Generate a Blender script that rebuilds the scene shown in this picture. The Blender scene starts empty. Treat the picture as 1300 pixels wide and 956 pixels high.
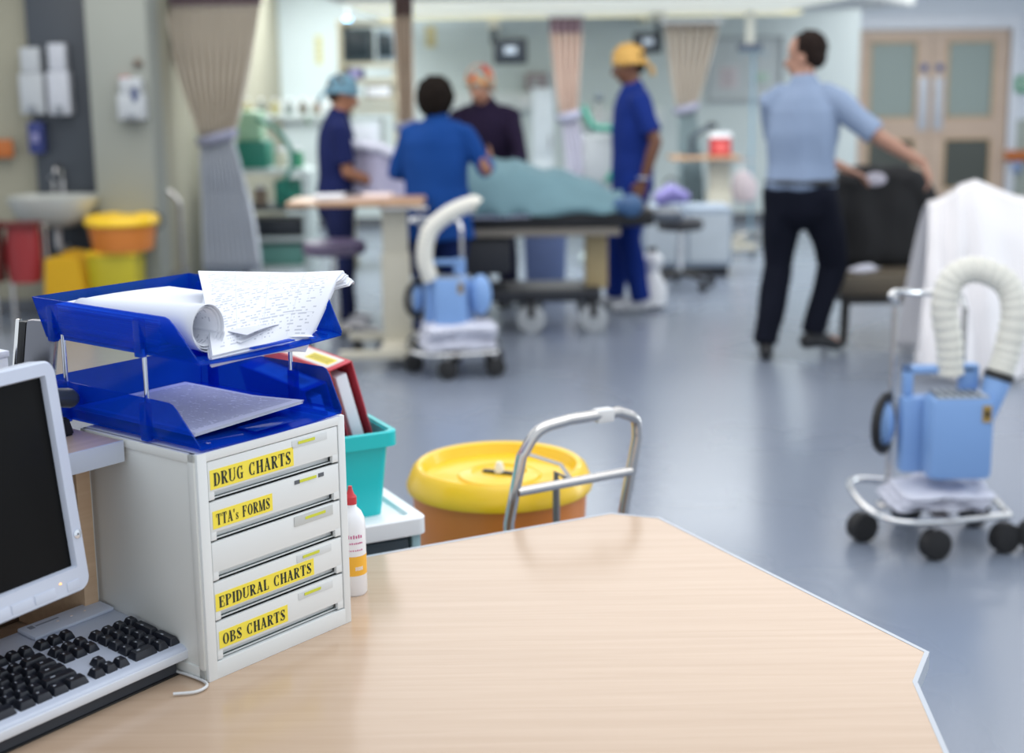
import bpy, bmesh, math, random
from mathutils import Vector, Matrix, noise
random.seed(7)
PI = math.pi
scn = bpy.context.scene
# ------------------------------------------------------------------ camera, world, lights, exposure
CAM_H = 1.6; FPX = 1805.0; CX = 650.0; CY = 433.0; HOR = 85.0
TILT = math.atan((CY-HOR)/FPX); ROLL = .013
cam_data = bpy.data.cameras.new('camera'); cam = bpy.data.objects.new('camera', cam_data)
scn.collection.objects.link(cam); scn.camera = cam
cam.location = (0, 0, CAM_H); cam.rotation_euler = (Matrix.Rotation(PI/2-TILT, 3, 'X') @ Matrix.Rotation(-ROLL, 3, 'Z')).to_euler()
cam_data.sensor_fit = 'HORIZONTAL'; cam_data.sensor_width = 36; cam_data.lens = 36*FPX/1300
cam_data.shift_y = -(478-CY)/1300
cam_data.clip_start = 0.05; cam_data.clip_end = 60
cam_data.dof.use_dof = True; cam_data.dof.focus_distance = 2.17; cam_data.dof.aperture_fstop = 2.5
w = bpy.data.worlds.new('world'); scn.world = w; w.use_nodes = True
w.node_tree.nodes['Background'].inputs[0].default_value = (0.86, 0.93, 1.0, 1)
w.node_tree.nodes['Background'].inputs[1].default_value = 0.84
scn.view_settings.view_transform = 'Standard'; scn.view_settings.look = 'None'
scn.view_settings.gamma = 1; scn.view_settings.use_curve_mapping = False
scn.view_settings.exposure = 0.35

def area(name, loc, size, power, col=(1, 1, 1), rot=(0, 0, 0)):
    d = bpy.data.lights.new(name, 'AREA'); d.shape = 'RECTANGLE'; d.size, d.size_y = size
    d.energy = power; d.color = col
    o = bpy.data.objects.new(name, d); scn.collection.objects.link(o)
    o.location = loc; o.rotation_euler = rot
    return o
area('ceiling_lamp_near', (0.8, 2.8, 2.56), (2.6, 2.2), 26, (1, .98, .96))
area('ceiling_lamp_ward', (0.3, 7.0, 2.56), (7, 4), 120, (1, .98, .96))
area('left_fill_lamp', (-2.6, 8.0, 2.5), (2.5, 1.6), 14, (1, .97, .92))  # extra fill lamp added to brighten the left wall
area('bays_fill_lamp', (0.9, 11.1, 2.03), (3.6, 1.4), 70, (.96, .99, 1))  # fill lamp added under the soffit, which blocks the lamps above
area('ceiling_lamp_rear', (-1.6, 12.4, 2.5), (1.2, 3), 85, (.96, .99, 1))
area('ceiling_lamp_doors', (4.6, 13.6, 2.56), (2, 3.0), 75, (1, .99, .97))
area('window_light', (6.5, 6.0, 1.7), (5, 1.6), 110, (.86, .94, 1), (0, PI/2, 0))

# ------------------------------------------------------------------ helpers
def lin(h):
    h = h.lstrip('#'); v = [int(h[i:i+2], 16)/255 for i in (0, 2, 4)]
    return tuple((c/12.92 if c <= .04045 else ((c+.055)/1.055)**2.4) for c in v)+(1,)
MATS = {}
def mat(name, col, rough=.5, metal=0, var=.06, scale=12, bump=0, bscale=60, trans=0, coat=0, emit=0, spec=.5, sheen=0, stretch=(1, 1, 1)):
    if name in MATS: return MATS[name]
    m = bpy.data.materials.new(name); m.use_nodes = True; nt = m.node_tree; N = nt.nodes; L = nt.links
    b = N['Principled BSDF']; c = lin(col)
    tc = N.new('ShaderNodeTexCoord'); mp = N.new('ShaderNodeMapping'); mp.inputs['Scale'].default_value = stretch
    L.new(tc.outputs['Object'], mp.inputs[0])
    nz = N.new('ShaderNodeTexNoise'); nz.inputs['Scale'].default_value = scale; nz.inputs['Detail'].default_value = 4
    L.new(mp.outputs[0], nz.inputs['Vector'])
    mx = N.new('ShaderNodeMix'); mx.data_type = 'RGBA'
    mx.inputs['A'].default_value = tuple(min(1, k*(1-var)) for k in c[:3])+(1,)
    mx.inputs['B'].default_value = tuple(min(1, k*(1+var)) for k in c[:3])+(1,)
    L.new(nz.outputs[0], mx.inputs['Factor']); L.new(mx.outputs['Result'], b.inputs['Base Color'])
    b.inputs['Roughness'].default_value = rough; b.inputs['Metallic'].default_value = metal
    b.inputs['Transmission Weight'].default_value = trans; b.inputs['Coat Weight'].default_value = coat
    b.inputs['Specular IOR Level'].default_value = spec; b.inputs['Sheen Weight'].default_value = sheen
    if emit:
        b.inputs['Emission Color'].default_value = c; b.inputs['Emission Strength'].default_value = emit
    if bump:
        n2 = N.new('ShaderNodeTexNoise'); n2.inputs['Scale'].default_value = bscale; n2.inputs['Detail'].default_value = 3
        bp = N.new('ShaderNodeBump'); bp.inputs['Strength'].default_value = bump; bp.inputs['Distance'].default_value = .01
        L.new(mp.outputs[0], n2.inputs['Vector']); L.new(n2.outputs[0], bp.inputs['Height']); L.new(bp.outputs[0], b.inputs['Normal'])
    MATS[name] = m; return m

def tint_mat(name, col, dcol, fac=.5, rough=.12):
    m = bpy.data.materials.new(name); m.use_nodes = True; nt = m.node_tree; N = nt.nodes; L = nt.links
    b = N['Principled BSDF']; b.inputs['Base Color'].default_value = lin(dcol); b.inputs['Roughness'].default_value = rough
    nz = N.new('ShaderNodeTexNoise'); nz.inputs['Scale'].default_value = 9
    bp = N.new('ShaderNodeBump'); bp.inputs['Strength'].default_value = .05; L.new(nz.outputs[0], bp.inputs['Height']); L.new(bp.outputs[0], b.inputs['Normal'])
    t = N.new('ShaderNodeBsdfTransparent'); t.inputs[0].default_value = lin(col)
    mx = N.new('ShaderNodeMixShader'); mx.inputs[0].default_value = fac
    L.new(t.outputs[0], mx.inputs[1]); L.new(b.outputs[0], mx.inputs[2]); L.new(mx.outputs[0], N['Material Output'].inputs[0])
    MATS[name] = m; return m

def wood(name, c1, c2, rot=0, rough=.3, sc=3.0, coat=.0):
    m = bpy.data.materials.new(name); m.use_nodes = True; nt = m.node_tree; N = nt.nodes; L = nt.links
    b = N['Principled BSDF']; tc = N.new('ShaderNodeTexCoord'); mp = N.new('ShaderNodeMapping')
    mp.inputs['Rotation'].default_value = (0, 0, rot); mp.inputs['Scale'].default_value = (sc*.35, sc*9, sc*9)
    L.new(tc.outputs['Object'], mp.inputs[0])
    nz = N.new('ShaderNodeTexNoise'); nz.inputs['Scale'].default_value = 2.2; nz.inputs['Detail'].default_value = 6; nz.inputs['Roughness'].default_value = .6; nz.inputs['Distortion'].default_value = .35
    L.new(mp.outputs[0], nz.inputs['Vector'])
    r = N.new('ShaderNodeValToRGB'); r.color_ramp.elements[0].position = .3; r.color_ramp.elements[1].position = .7
    r.color_ramp.elements[0].color = lin(c1); r.color_ramp.elements[1].color = lin(c2)
    L.new(nz.outputs[0], r.inputs[0]); L.new(r.outputs[0], b.inputs['Base Color'])
    b.inputs['Roughness'].default_value = rough; b.inputs['Coat Weight'].default_value = coat; b.inputs['Coat Roughness'].default_value = .12
    MATS[name] = m; return m

def print_mat(name, paper, ink, rows=40, cols=4, gate=.5, angle=False):
    """paper with fine rows of print broken into words, and ruled columns, laid by UV"""
    m = bpy.data.materials.new(name); m.use_nodes = True; nt = m.node_tree; N = nt.nodes; L = nt.links
    b = N['Principled BSDF']; b.inputs['Roughness'].default_value = .7
    uv = N.new('ShaderNodeUVMap'); sp = N.new('ShaderNodeSeparateXYZ'); L.new(uv.outputs[0], sp.inputs[0])
    def M(op, a, c=None, v=None):
        n = N.new('ShaderNodeMath'); n.operation = op
        L.new(a, n.inputs[0]) if hasattr(a, 'links') else setattr(n.inputs[0], 'default_value', a)
        if c is not None: L.new(c, n.inputs[1])
        if v is not None: n.inputs[1].default_value = v
        return n.outputs[0]
    fr = M('FRACT', M('MULTIPLY', sp.outputs[1], v=rows)); row = M('FLOOR', M('MULTIPLY', sp.outputs[1], v=rows))
    line = M('LESS_THAN', fr, v=.42)
    cmb = N.new('ShaderNodeCombineXYZ'); L.new(M('MULTIPLY', sp.outputs[0], v=22), cmb.inputs[0]); L.new(M('MULTIPLY', row, v=7.31), cmb.inputs[1])
    nz = N.new('ShaderNodeTexNoise'); nz.inputs['Scale'].default_value = 1; L.new(cmb.outputs[0], nz.inputs['Vector'])
    words = M('GREATER_THAN', nz.outputs[0], v=gate)
    txt = M('MULTIPLY', line, words)
    fc = M('FRACT', M('MULTIPLY', sp.outputs[0], v=cols)); col = M('LESS_THAN', fc, v=.018*cols/4)
    fb = M('FRACT', M('MULTIPLY', sp.outputs[1], v=5)); box = M('LESS_THAN', fb, v=.02)
    inx = M('MULTIPLY', M('GREATER_THAN', sp.outputs[0], v=.06), M('LESS_THAN', sp.outputs[0], v=.94))
    iny = M('MULTIPLY', M('GREATER_THAN', sp.outputs[1], v=.04), M('LESS_THAN', sp.outputs[1], v=.96))
    tot = M('MAXIMUM', M('MULTIPLY', txt, v=.75), M('MULTIPLY', M('MAXIMUM', col, box), v=.45))
    tot = M('MULTIPLY', M('MULTIPLY', tot, inx), iny)
    mx = N.new('ShaderNodeMix'); mx.data_type = 'RGBA'; mx.inputs['A'].default_value = lin(paper); mx.inputs['B'].default_value = lin(ink)
    L.new(tot, mx.inputs['Factor']); L.new(mx.outputs['Result'], b.inputs['Base Color'])
    MATS[name] = m; return m

# pixel of the 1300x956 frame -> point of the place (worked out once for the layout)
def ray(x, y):
    a = (x-CX)/FPX; b = (CY-y)/FPX; u = a*math.cos(ROLL)+b*math.sin(ROLL); v = -a*math.sin(ROLL)+b*math.cos(ROLL)
    return Vector((u, math.cos(TILT)+v*math.sin(TILT), -math.sin(TILT)+v*math.cos(TILT)))
def at(x, y, Y):
    d = ray(x, y); return Vector((0, 0, CAM_H))+d*(Y/d.y)
def onz(x, y, z):
    d = ray(x, y); return Vector((0, 0, CAM_H))+d*((z-CAM_H)/d.z)

def link(o): scn.collection.objects.link(o)
def tag(o, label=None, cat=None, group=None, kind=None):
    if label: o['label'] = label
    if cat: o['category'] = cat
    if group: o['group'] = group
    if kind: o['kind'] = kind
    return o
def thing(name, loc, rz, label, cat, group=None):
    o = bpy.data.objects.new(name, None); link(o); o.location = loc; o.rotation_euler = (0, 0, rz); o.empty_display_size = .05
    return tag(o, label, cat, group)

class MB:
    def __init__(s): s.bm = bmesh.new()
    def _add(s, vs, fs):
        v = [s.bm.verts.new(p) for p in vs]
        for f in fs:
            try: s.bm.faces.new([v[i] for i in f])
            except ValueError: pass
        return v
    def box(s, x0, y0, z0, x1, y1, z1, bev=0, M=None, taper=None):
        b = bmesh.new(); r = bmesh.ops.create_cube(b, size=1)
        for v in b.verts:
            t = v.co.z+.5
            v.co = Vector(((x0+x1)/2+v.co.x*(x1-x0), (y0+y1)/2+v.co.y*(y1-y0), z0+t*(z1-z0)))
            if taper and t < .5:
                v.co.x = (x0+x1)/2+(v.co.x-(x0+x1)/2)*taper; v.co.y = (y0+y1)/2+(v.co.y-(y0+y1)/2)*taper
        if bev: bmesh.ops.bevel(b, geom=list(b.edges), offset=bev, segments=2, profile=.6, affect='EDGES')
        if M is not None: bmesh.ops.transform(b, matrix=M, verts=b.verts)
        s.join(b); return s
    def join(s, b):
        me = bpy.data.meshes.new('tmp'); b.to_mesh(me); b.free(); s.bm.from_mesh(me); bpy.data.meshes.remove(me)
    def loft(s, rings, closed=True, caps=True):
        n = len(rings[0]); vv = [[s.bm.verts.new(p) for p in r] for r in rings]
        m = n if closed else n-1
        for a, b in zip(vv[:-1], vv[1:]):
            for i in range(m):
                j = (i+1) % n
                try: s.bm.faces.new((a[i], a[j], b[j], b[i]))
                except ValueError: pass
        if caps and closed:
            s.bm.faces.new(vv[0][::-1]); s.bm.faces.new(vv[-1])
        return s
    def lathe(s, prof, n=32, c=(0, 0, 0), M=None, caps=True):
        rings = []
        for r, z in prof:
            r = max(r, 1e-4)
            ring = [Vector((c[0]+r*math.cos(2*PI*i/n), c[1]+r*math.sin(2*PI*i/n), c[2]+z)) for i in range(n)]
            if M is not None: ring = [M @ p for p in ring]
            rings.append(ring)
        return s.loft(rings, caps=caps)
    def tube(s, pts, r, n=10, closed=False, rfun=None, caps=True, flat=1):
        pts = [Vector(p) for p in pts]; k = len(pts); rings = []; prev = None
        for i, p in enumerate(pts):
            if closed: t = pts[(i+1) % k]-pts[i-1]
            else: t = pts[min(i+1, k-1)]-pts[max(i-1, 0)]
            t.normalize()
            if prev is None:
                up = Vector((0, 0, 1)) if abs(t.z) < .9 else Vector((1, 0, 0))
                a = t.cross(up).normalized()
            else: a = (prev-t*prev.dot(t)).normalized()
            prev = a; b = t.cross(a)
            rr = rfun(i/(k-1)) if rfun else (r[i] if isinstance(r, (list, tuple)) else r)
            rings.append([p+a*rr*math.cos(2*PI*j/n)+b*rr*flat*math.sin(2*PI*j/n) for j in range(n)])
        if closed: rings.append(rings[0])
        return s.loft(rings, caps=caps and not closed)
    def limb(s, pts, rad, n=14, side=None, rounded=(True, True)):
        """closed tapered limb; rad items r or (ra, rb); side = direction of ra"""
        pts = [Vector(p) for p in pts]; rad = [(r, r) if not isinstance(r, tuple) else r for r in rad]
        P = list(zip(pts, rad)); out = []
        def ends(p, r, t, first):
            rm = min(r); q = []
            for a in (.12, .5, .85):
                an = a*PI/2; q.append((p+t*(-1 if first else 1)*rm*math.cos(an)*.9, (r[0]*math.sin(an), r[1]*math.sin(an))))
            return q if first else q[::-1]
        t0 = (pts[1]-pts[0]).normalized(); t1 = (pts[-1]-pts[-2]).normalized()
        if rounded[0]: out += ends(pts[0], rad[0], t0, True)
        out += P
        if rounded[1]: out += ends(pts[-1], rad[-1], t1, False)
        k = len(out); rings = []; prev = Vector(side) if side else None
        for i in range(k):
            t = (out[min(i+1, k-1)][0]-out[max(i-1, 0)][0]).normalized()
            if prev is None:
                up = Vector((0, 0, 1)) if abs(t.z) < .9 else Vector((1, 0, 0)); prev = t.cross(up)
            a = (prev-t*prev.dot(t)).normalized(); prev = a; b = t.cross(a); p, r = out[i]
            rings.append([p+a*r[0]*math.cos(2*PI*j/n)+b*r[1]*math.sin(2*PI*j/n) for j in range(n)])
        return s.loft(rings)
    def ell(s, c, r, M=None, n=16):
        b = bmesh.new(); bmesh.ops.create_uvsphere(b, u_segments=n, v_segments=max(6, n*2//3), radius=1)
        T = Matrix.Translation(Vector(c)) @ (M if M is not None else Matrix.Identity(4)) @ Matrix.Diagonal((r[0], r[1], r[2], 1))
        bmesh.ops.transform(b, matrix=T, verts=b.verts); s.join(b); return s
    def prism(s, poly, y0, y1, M=None, bev=0):
        """polygon of (x, z) extruded from y0 to y1"""
        b = bmesh.new(); n = len(poly)
        a = [b.verts.new((x, y0, z)) for x, z in poly]; c = [b.verts.new((x, y1, z)) for x, z in poly]
        b.faces.new(a); b.faces.new(c[::-1])
        for i in range(n): b.faces.new((a[i], a[(i+1) % n], c[(i+1) % n], c[i]))
        bmesh.ops.recalc_face_normals(b, faces=b.faces)
        if bev: bmesh.ops.bevel(b, geom=list(b.edges), offset=bev, segments=2, affect='EDGES')
        if M is not None: bmesh.ops.transform(b, matrix=M, verts=b.verts)
        s.join(b); return s
    def sheet(s, fn, nu, nv, thick=0, uv=True):
        """fn(u, v) -> point; a sheet, given thickness downwards along its normal"""
        g = [[Vector(fn(i/nu, j/nv)) for j in range(nv+1)] for i in range(nu+1)]
        lay = s.bm.loops.layers.uv.verify() if uv else None
        def normal(i, j):
            a = g[min(i+1, nu)][j]-g[max(i-1, 0)][j]; b = g[i][min(j+1, nv)]-g[i][max(j-1, 0)]
            return a.cross(b).normalized()
        top = [[s.bm.verts.new(g[i][j]) for j in range(nv+1)] for i in range(nu+1)]
        def face(vs, uvs=None):
            try: f = s.bm.faces.new(vs)
            except ValueError: return
            if lay:
                for l, q in zip(f.loops, uvs or [(0, 0)]*len(vs)): l[lay].uv = q
        for i in range(nu):
            for j in range(nv):
                face((top[i][j], top[i+1][j], top[i+1][j+1], top[i][j+1]), [(i/nu, j/nv), ((i+1)/nu, j/nv), ((i+1)/nu, (j+1)/nv), (i/nu, (j+1)/nv)])
        if thick:
            bot = [[s.bm.verts.new(g[i][j]-normal(i, j)*thick) for j in range(nv+1)] for i in range(nu+1)]
            for i in range(nu):
                for j in range(nv): face((bot[i][j], bot[i][j+1], bot[i+1][j+1], bot[i+1][j]))
            for i in range(nu):
                face((top[i][0], bot[i][0], bot[i+1][0], top[i+1][0])); face((top[i+1][nv], bot[i+1][nv], bot[i][nv], top[i][nv]))
            for j in range(nv):
                face((top[0][j+1], bot[0][j+1], bot[0][j], top[0][j])); face((top[nu][j], bot[nu][j], bot[nu][j+1], top[nu][j+1]))
        return s
    def build(s, name, m, parent=None, smooth=True, ang=40, recalc=True, solid=0):
        if recalc: bmesh.ops.recalc_face_normals(s.bm, faces=s.bm.faces)
        me = bpy.data.meshes.new(name); s.bm.to_mesh(me); s.bm.free()
        if m: me.materials.append(m)
        if smooth:
            me.polygons.foreach_set('use_smooth', [True]*len(me.polygons))
            me.set_sharp_from_angle(angle=math.radians(ang))
        o = bpy.data.objects.new(name, me); link(o)
        if parent: o.parent = parent
        return o

def fuse(mb, name, m, parent, voxel=.008, smooth=6, disp=0, dscale=8, seed=0):
    """weld overlapping closed solids into one continuous surface"""
    tmp = mb.build('tmp', None, recalc=True)
    r = tmp.modifiers.new('r', 'REMESH'); r.mode = 'VOXEL'; r.voxel_size = voxel
    sm = tmp.modifiers.new('s', 'SMOOTH'); sm.iterations = smooth; sm.factor = .5
    dg = bpy.context.evaluated_depsgraph_get(); dg.update()
    me = bpy.data.meshes.new_from_object(tmp.evaluated_get(dg)); old = tmp.data
    bpy.data.objects.remove(tmp); bpy.data.meshes.remove(old)
    if disp:
        off = Vector((seed*3.1, seed*1.7, 0))
        for v in me.vertices:
            p = v.co.copy(); q = Vector((p.x*dscale, p.y*dscale, p.z*dscale*.55))+off
            v.co += v.normal*noise.noise(q)*disp
    me.name = name; me.materials.clear(); me.materials.append(m)
    me.polygons.foreach_set('use_smooth', [True]*len(me.polygons))
    o = bpy.data.objects.new(name, me); link(o); o.parent = parent
    return o

def arc(c, r, a0, a1, n, ax=(1, 0, 0), ay=(0, 0, 1)):
    c = Vector(c); ax = Vector(ax); ay = Vector(ay)
    return [c+ax*r*math.cos(a0+(a1-a0)*i/n)+ay*r*math.sin(a0+(a1-a0)*i/n) for i in range(n+1)]
def bez(p, n=24):
    """smooth path through points (Catmull-Rom)"""
    p = [Vector(q) for q in p]; p = [p[0]*2-p[1]]+p+[p[-1]*2-p[-2]]; out = []
    k = max(2, n//(len(p)-3))
    for i in range(1, len(p)-2):
        a, b, c, d = p[i-1:i+3]
        for j in range(k):
            t = j/k; out.append(.5*((2*b)+(c-a)*t+(2*a-5*b+4*c-d)*t*t+(3*b-a-3*c+d)*t**3))
    out.append(p[-2]); return out

# serif bold capitals for the drawer labels: thick uprights, thin bars
def glyph(ch):
    R = []                                   # list of polygons in a unit-high cell
    def rect(x0, y0, x1, y1): R.append([(x0, y0), (x1, y0), (x1, y1), (x0, y1)])
    def seg(x0, y0, x1, y1, t): R.append([(x0-t/2, y0), (x0+t/2, y0), (x1+t/2, y1), (x1-t/2, y1)])
    def ring(cx, cy, rx, ry, a0, a1, tx=.15, ty=.045, n=14):
        for i in range(n):
            q = []
            for a in (a0+(a1-a0)*i/n, a0+(a1-a0)*(i+1)/n):
                a = math.radians(a); q.append(((cx+rx*math.cos(a), cy+ry*math.sin(a)), (cx+(rx-tx)*math.cos(a), cy+(ry-ty)*math.sin(a))))
            R.append([q[0][0], q[1][0], q[1][1], q[0][1]])
    T = .175; S = .058
    def stem(x, w=T, f=.04):
        rect(x, 0, x+w, 1); rect(x-f, 0, x+w+f, S); rect(x-f, 1-S, x+w+f, 1)
    W = .6
    if ch == 'D': stem(.05); ring(.25, .5, .33, .5, -90, 90); rect(.2, 0, .26, S); rect(.2, 1-S, .26, 1); W = .6
    elif ch == 'R': stem(.05); ring(.25, .75, .29, .25, -90, 90, .14); rect(.2, 1-S, .26, 1); rect(.2, .5, .26, .5+S); seg(.5, 0, .3, .5, .16); rect(.42, 0, .62, S); W = .62
    elif ch == 'P': stem(.05); ring(.25, .74, .31, .26, -90, 90, .14); rect(.2, 1-S, .26, 1); rect(.2, .48, .26, .48+S); W = .58
    elif ch == 'B': stem(.05); ring(.25, .75, .28, .25, -90, 90, .14); ring(.25, .26, .32, .26, -90, 90, .15); rect(.2, 1-S, .26, 1); rect(.2, .5, .26, .5+S); rect(.2, 0, .26, S); W = .6
    elif ch == 'U': stem(.05); seg(.54, .25, .54, 1, .05); rect(.46, 1-S, .62, 1); R[1] = [(0, 1-S), (.05, 1-S), (.05, 1), (0, 1)]; R[0] = [(.05, .25), (.2, .25), (.2, 1), (.05, 1)]; ring(.308, .27, .258, .27, 180, 360, .1, .05); W = .64
    elif ch in 'GC':
        ring(.32, .5, .29, .5, 50, 310); rect(.48, .68, .53, 1)
        if ch == 'G': rect(.42, 0.02, .55, .42); rect(.36, .4, .61, .4+S)
        else: rect(.48, .0, .52, .3)
        W = .64
    elif ch == 'O': ring(.32, .5, .3, .5, 0, 360, .16, .045, 28); W = .64
    elif ch == 'H': stem(.05); stem(.44); rect(.2, .48, .44, .48+S); W = .66
    elif ch == 'I': stem(.07); W = .3
    elif ch == 'T': stem(.22); R.pop(); rect(.02, 1-S, .57, 1); rect(.02, .72, .06, 1); rect(.53, .72, .57, 1); W = .6
    elif ch == 'L': stem(.05); rect(.2, 0, .5, S); rect(.46, 0, .5, .32); W = .54
    elif ch in 'EF':
        stem(.05); rect(.2, 1-S, .5, 1); rect(.46, .7, .5, 1); rect(.2, .49, .38, .49+S); rect(.35, .4, .38, .62)
        if ch == 'E': rect(.2, 0, .52, S); rect(.48, 0, .52, .32)
        W = .56
    elif ch == 'A': seg(.09, 0, .31, 1, .05); seg(.5, 0, .3, 1, .16); rect(.16, .3, .45, .3+S); rect(.0, 0, .18, S); rect(.4, 0, .64, S); W = .64
    elif ch == 'M': seg(.1, 0, .1, 1, .05); seg(.36, 0, .13, 1, .14); seg(.36, 0, .6, 1, .05); stem(.58); rect(.0, 0, .2, S); rect(0, 1-S, .2, 1); W = .8
    elif ch in 'Ss':
        ring(.27, .74, .22, .26, 20, 262, .1, .05); ring(.27, .27, .23, .27, -160, 92, .1, .05); seg(.33, .3, .2, .72, .17)
        rect(.44, .7, .48, .98); rect(.04, .02, .08, .3); W = .54
        if ch == 's': R = [[(x*.62, y*.6) for x, y in p] for p in R]; W = .34
    elif ch == "'": R.append([(.06, .68), (.1, .68), (.16, 1), (.02, 1)]); W = .2
    elif ch == ' ': W = .34
    return R, W
def lettering(txt, x0, z0, h, y, m, parent, width=None, depth=.0004, name='lettering', M=None):
    tot = sum(glyph(c)[1]+.08 for c in txt); sx = (width/tot) if width else h
    mb = MB(); x = x0
    for c in txt:
        R, W = glyph(c)
        for p in R: mb.prism([(x+q[0]*sx, z0+q[1]*h) for q in p], y-depth, y, M)
        x += (W+.08)*sx
    return mb.build(name, m, parent, smooth=False)
# ------------------------------------------------------------------ materials
steel = mat('brushed_steel', '#c9c6c4', .18, 1, .03)
chrome = mat('chrome', '#dcdcdc', .1, 1, .02)
black = mat('black_plastic', '#17181b', .4)
rubber = mat('black_rubber', '#1c1c1e', .7)
white = mat('white_plastic', '#e9ebee', .35)
offwhite = mat('cream_plastic', '#d9d8cc', .4, var=.03)
beech = wood('beech_laminate', '#baa088', '#c4ab94', rot=math.radians(-32), rough=.19)
beech_edge = wood('beech_panel', '#c3a283', '#d3b697', rot=PI/2, rough=.4)
greyedge = mat('grey_edging', '#b4bac3', .35, var=.03)
papers = mat('white_paper', '#dcdfe8', .75, var=.01)
# ------------------------------------------------------------------ the room
def struct(name, mb, m, parent=None, **k):
    o = mb.build(name, m, parent, **k)
    if not parent: o['kind'] = 'structure'
    return o
def floor_mat():
    m = bpy.data.materials.new('vinyl_floor'); m.use_nodes = True; N = m.node_tree.nodes; L = m.node_tree.links
    b = N['Principled BSDF']; tc = N.new('ShaderNodeTexCoord')
    n1 = N.new('ShaderNodeTexNoise'); n1.inputs['Scale'].default_value = 260; n1.inputs['Detail'].default_value = 2
    n2 = N.new('ShaderNodeTexNoise'); n2.inputs['Scale'].default_value = .8; n2.inputs['Detail'].default_value = 3
    L.new(tc.outputs['Object'], n1.inputs['Vector']); L.new(tc.outputs['Object'], n2.inputs['Vector'])
    r = N.new('ShaderNodeValToRGB'); r.color_ramp.elements[0].position = .35; r.color_ramp.elements[1].position = .65
    r.color_ramp.elements[0].color = lin('#717a8a'); r.color_ramp.elements[1].color = lin('#8891a0')
    L.new(n1.outputs[0], r.inputs[0]); L.new(r.outputs[0], b.inputs['Base Color'])
    mr = N.new('ShaderNodeMapRange'); mr.inputs[3].default_value = .22; mr.inputs[4].default_value = .34
    L.new(n2.outputs[0], mr.inputs[0]); L.new(mr.outputs[0], b.inputs['Roughness'])
    b.inputs['Coat Weight'].default_value = .25; b.inputs['Coat Roughness'].default_value = .2
    return m
struct('floor', MB().box(-6, -1.5, -.06, 9, 17.2, 0), floor_mat())
wallm = mat('pale_wall_paint', '#c6d1d2', .8, var=.03, scale=3)
wallw = mat('white_wall_paint', '#cfd6df', .8, var=.02, scale=3)
wallc = mat('cream_wall_paint', '#9f9c8a', .8, var=.02, scale=3)
wallg = mat('grey_wall_paint', '#8b8f88', .8, var=.03, scale=3)
XR = 3.44
struct('wall_back', MB().box(-6, 14.6, 0, XR+.1, 14.75, 2.6), wallm)
struct('wall_return', MB().box(XR, 14.75, 0, XR+.1, 16.6, 2.6), wallm)
DY = 16.6
dm = lambda px: (px-CX)/FPX*DY
struct('wall_doors', MB().box(XR+.1, DY, 2.0, 9, DY+.15, 2.6).box(dm(1276), DY, 0, 9, DY+.15, 2.0).box(XR+.1, DY, 0, dm(1082), DY+.15, 2.0), wallw)
struct('wall_left', MB().box(-6, 9.5, 0, -2.3, 9.62, 2.6).box(-2.42, 9.62, 0, -2.3, 14.6, 2.6), wallc)
struct('wall_pillar', MB().box(-2.665, 9.18, 0, -2.28, 9.5, 2.6, bev=.01), wallg)
struct('ceiling', MB().box(-6, 4.5, 2.6, 9, 17, 2.7), mat('ceiling_paint', '#dfe2e4', .9))
struct('baseboard_left', MB().box(-4.6, 9.47, 0, -2.85, 9.5, .1, bev=.004), mat('grey_skirting', '#5d6168', .5))
struct('baseboard_back', MB().box(-2.3, 14.57, 0, XR, 14.6, .1, bev=.004), MATS['grey_skirting'])
# vinyl protection panel low on the left wall and low on the wall beside the doors
struct('trim_1', MB().box(dm(1284), DY-.02, 0, 9, DY, .93, bev=.004), mat('grey_green_cladding', '#9aa39c', .6))
# timber hand rails
railw = mat('orange_timber', '#b3642a', .4)
def handrail(x0, x1, y, z, label):
    t = thing('handrail', ((x0+x1)/2, y, z), 0, label, 'handrail'); h = (x1-x0)/2
    MB().box(-h, -.09, -.06, h, -.06, .06, bev=.012).build('rail', railw, t)
    for sx in (-.8, .8): MB().box(sx*h-.03, -.06, -.03, sx*h+.03, 0, .03).build('bracket', steel, t)
handrail(-4.2, at(22, 188, 9.5).x, 9.5, at(5, 188, 9.5).z, 'orange timber handrail on the cream wall left of the sink')
handrail(dm(1272), 7.2, DY, at(1290, 197, DY).z, 'orange timber handrail on the white wall right of the double doors')
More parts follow.
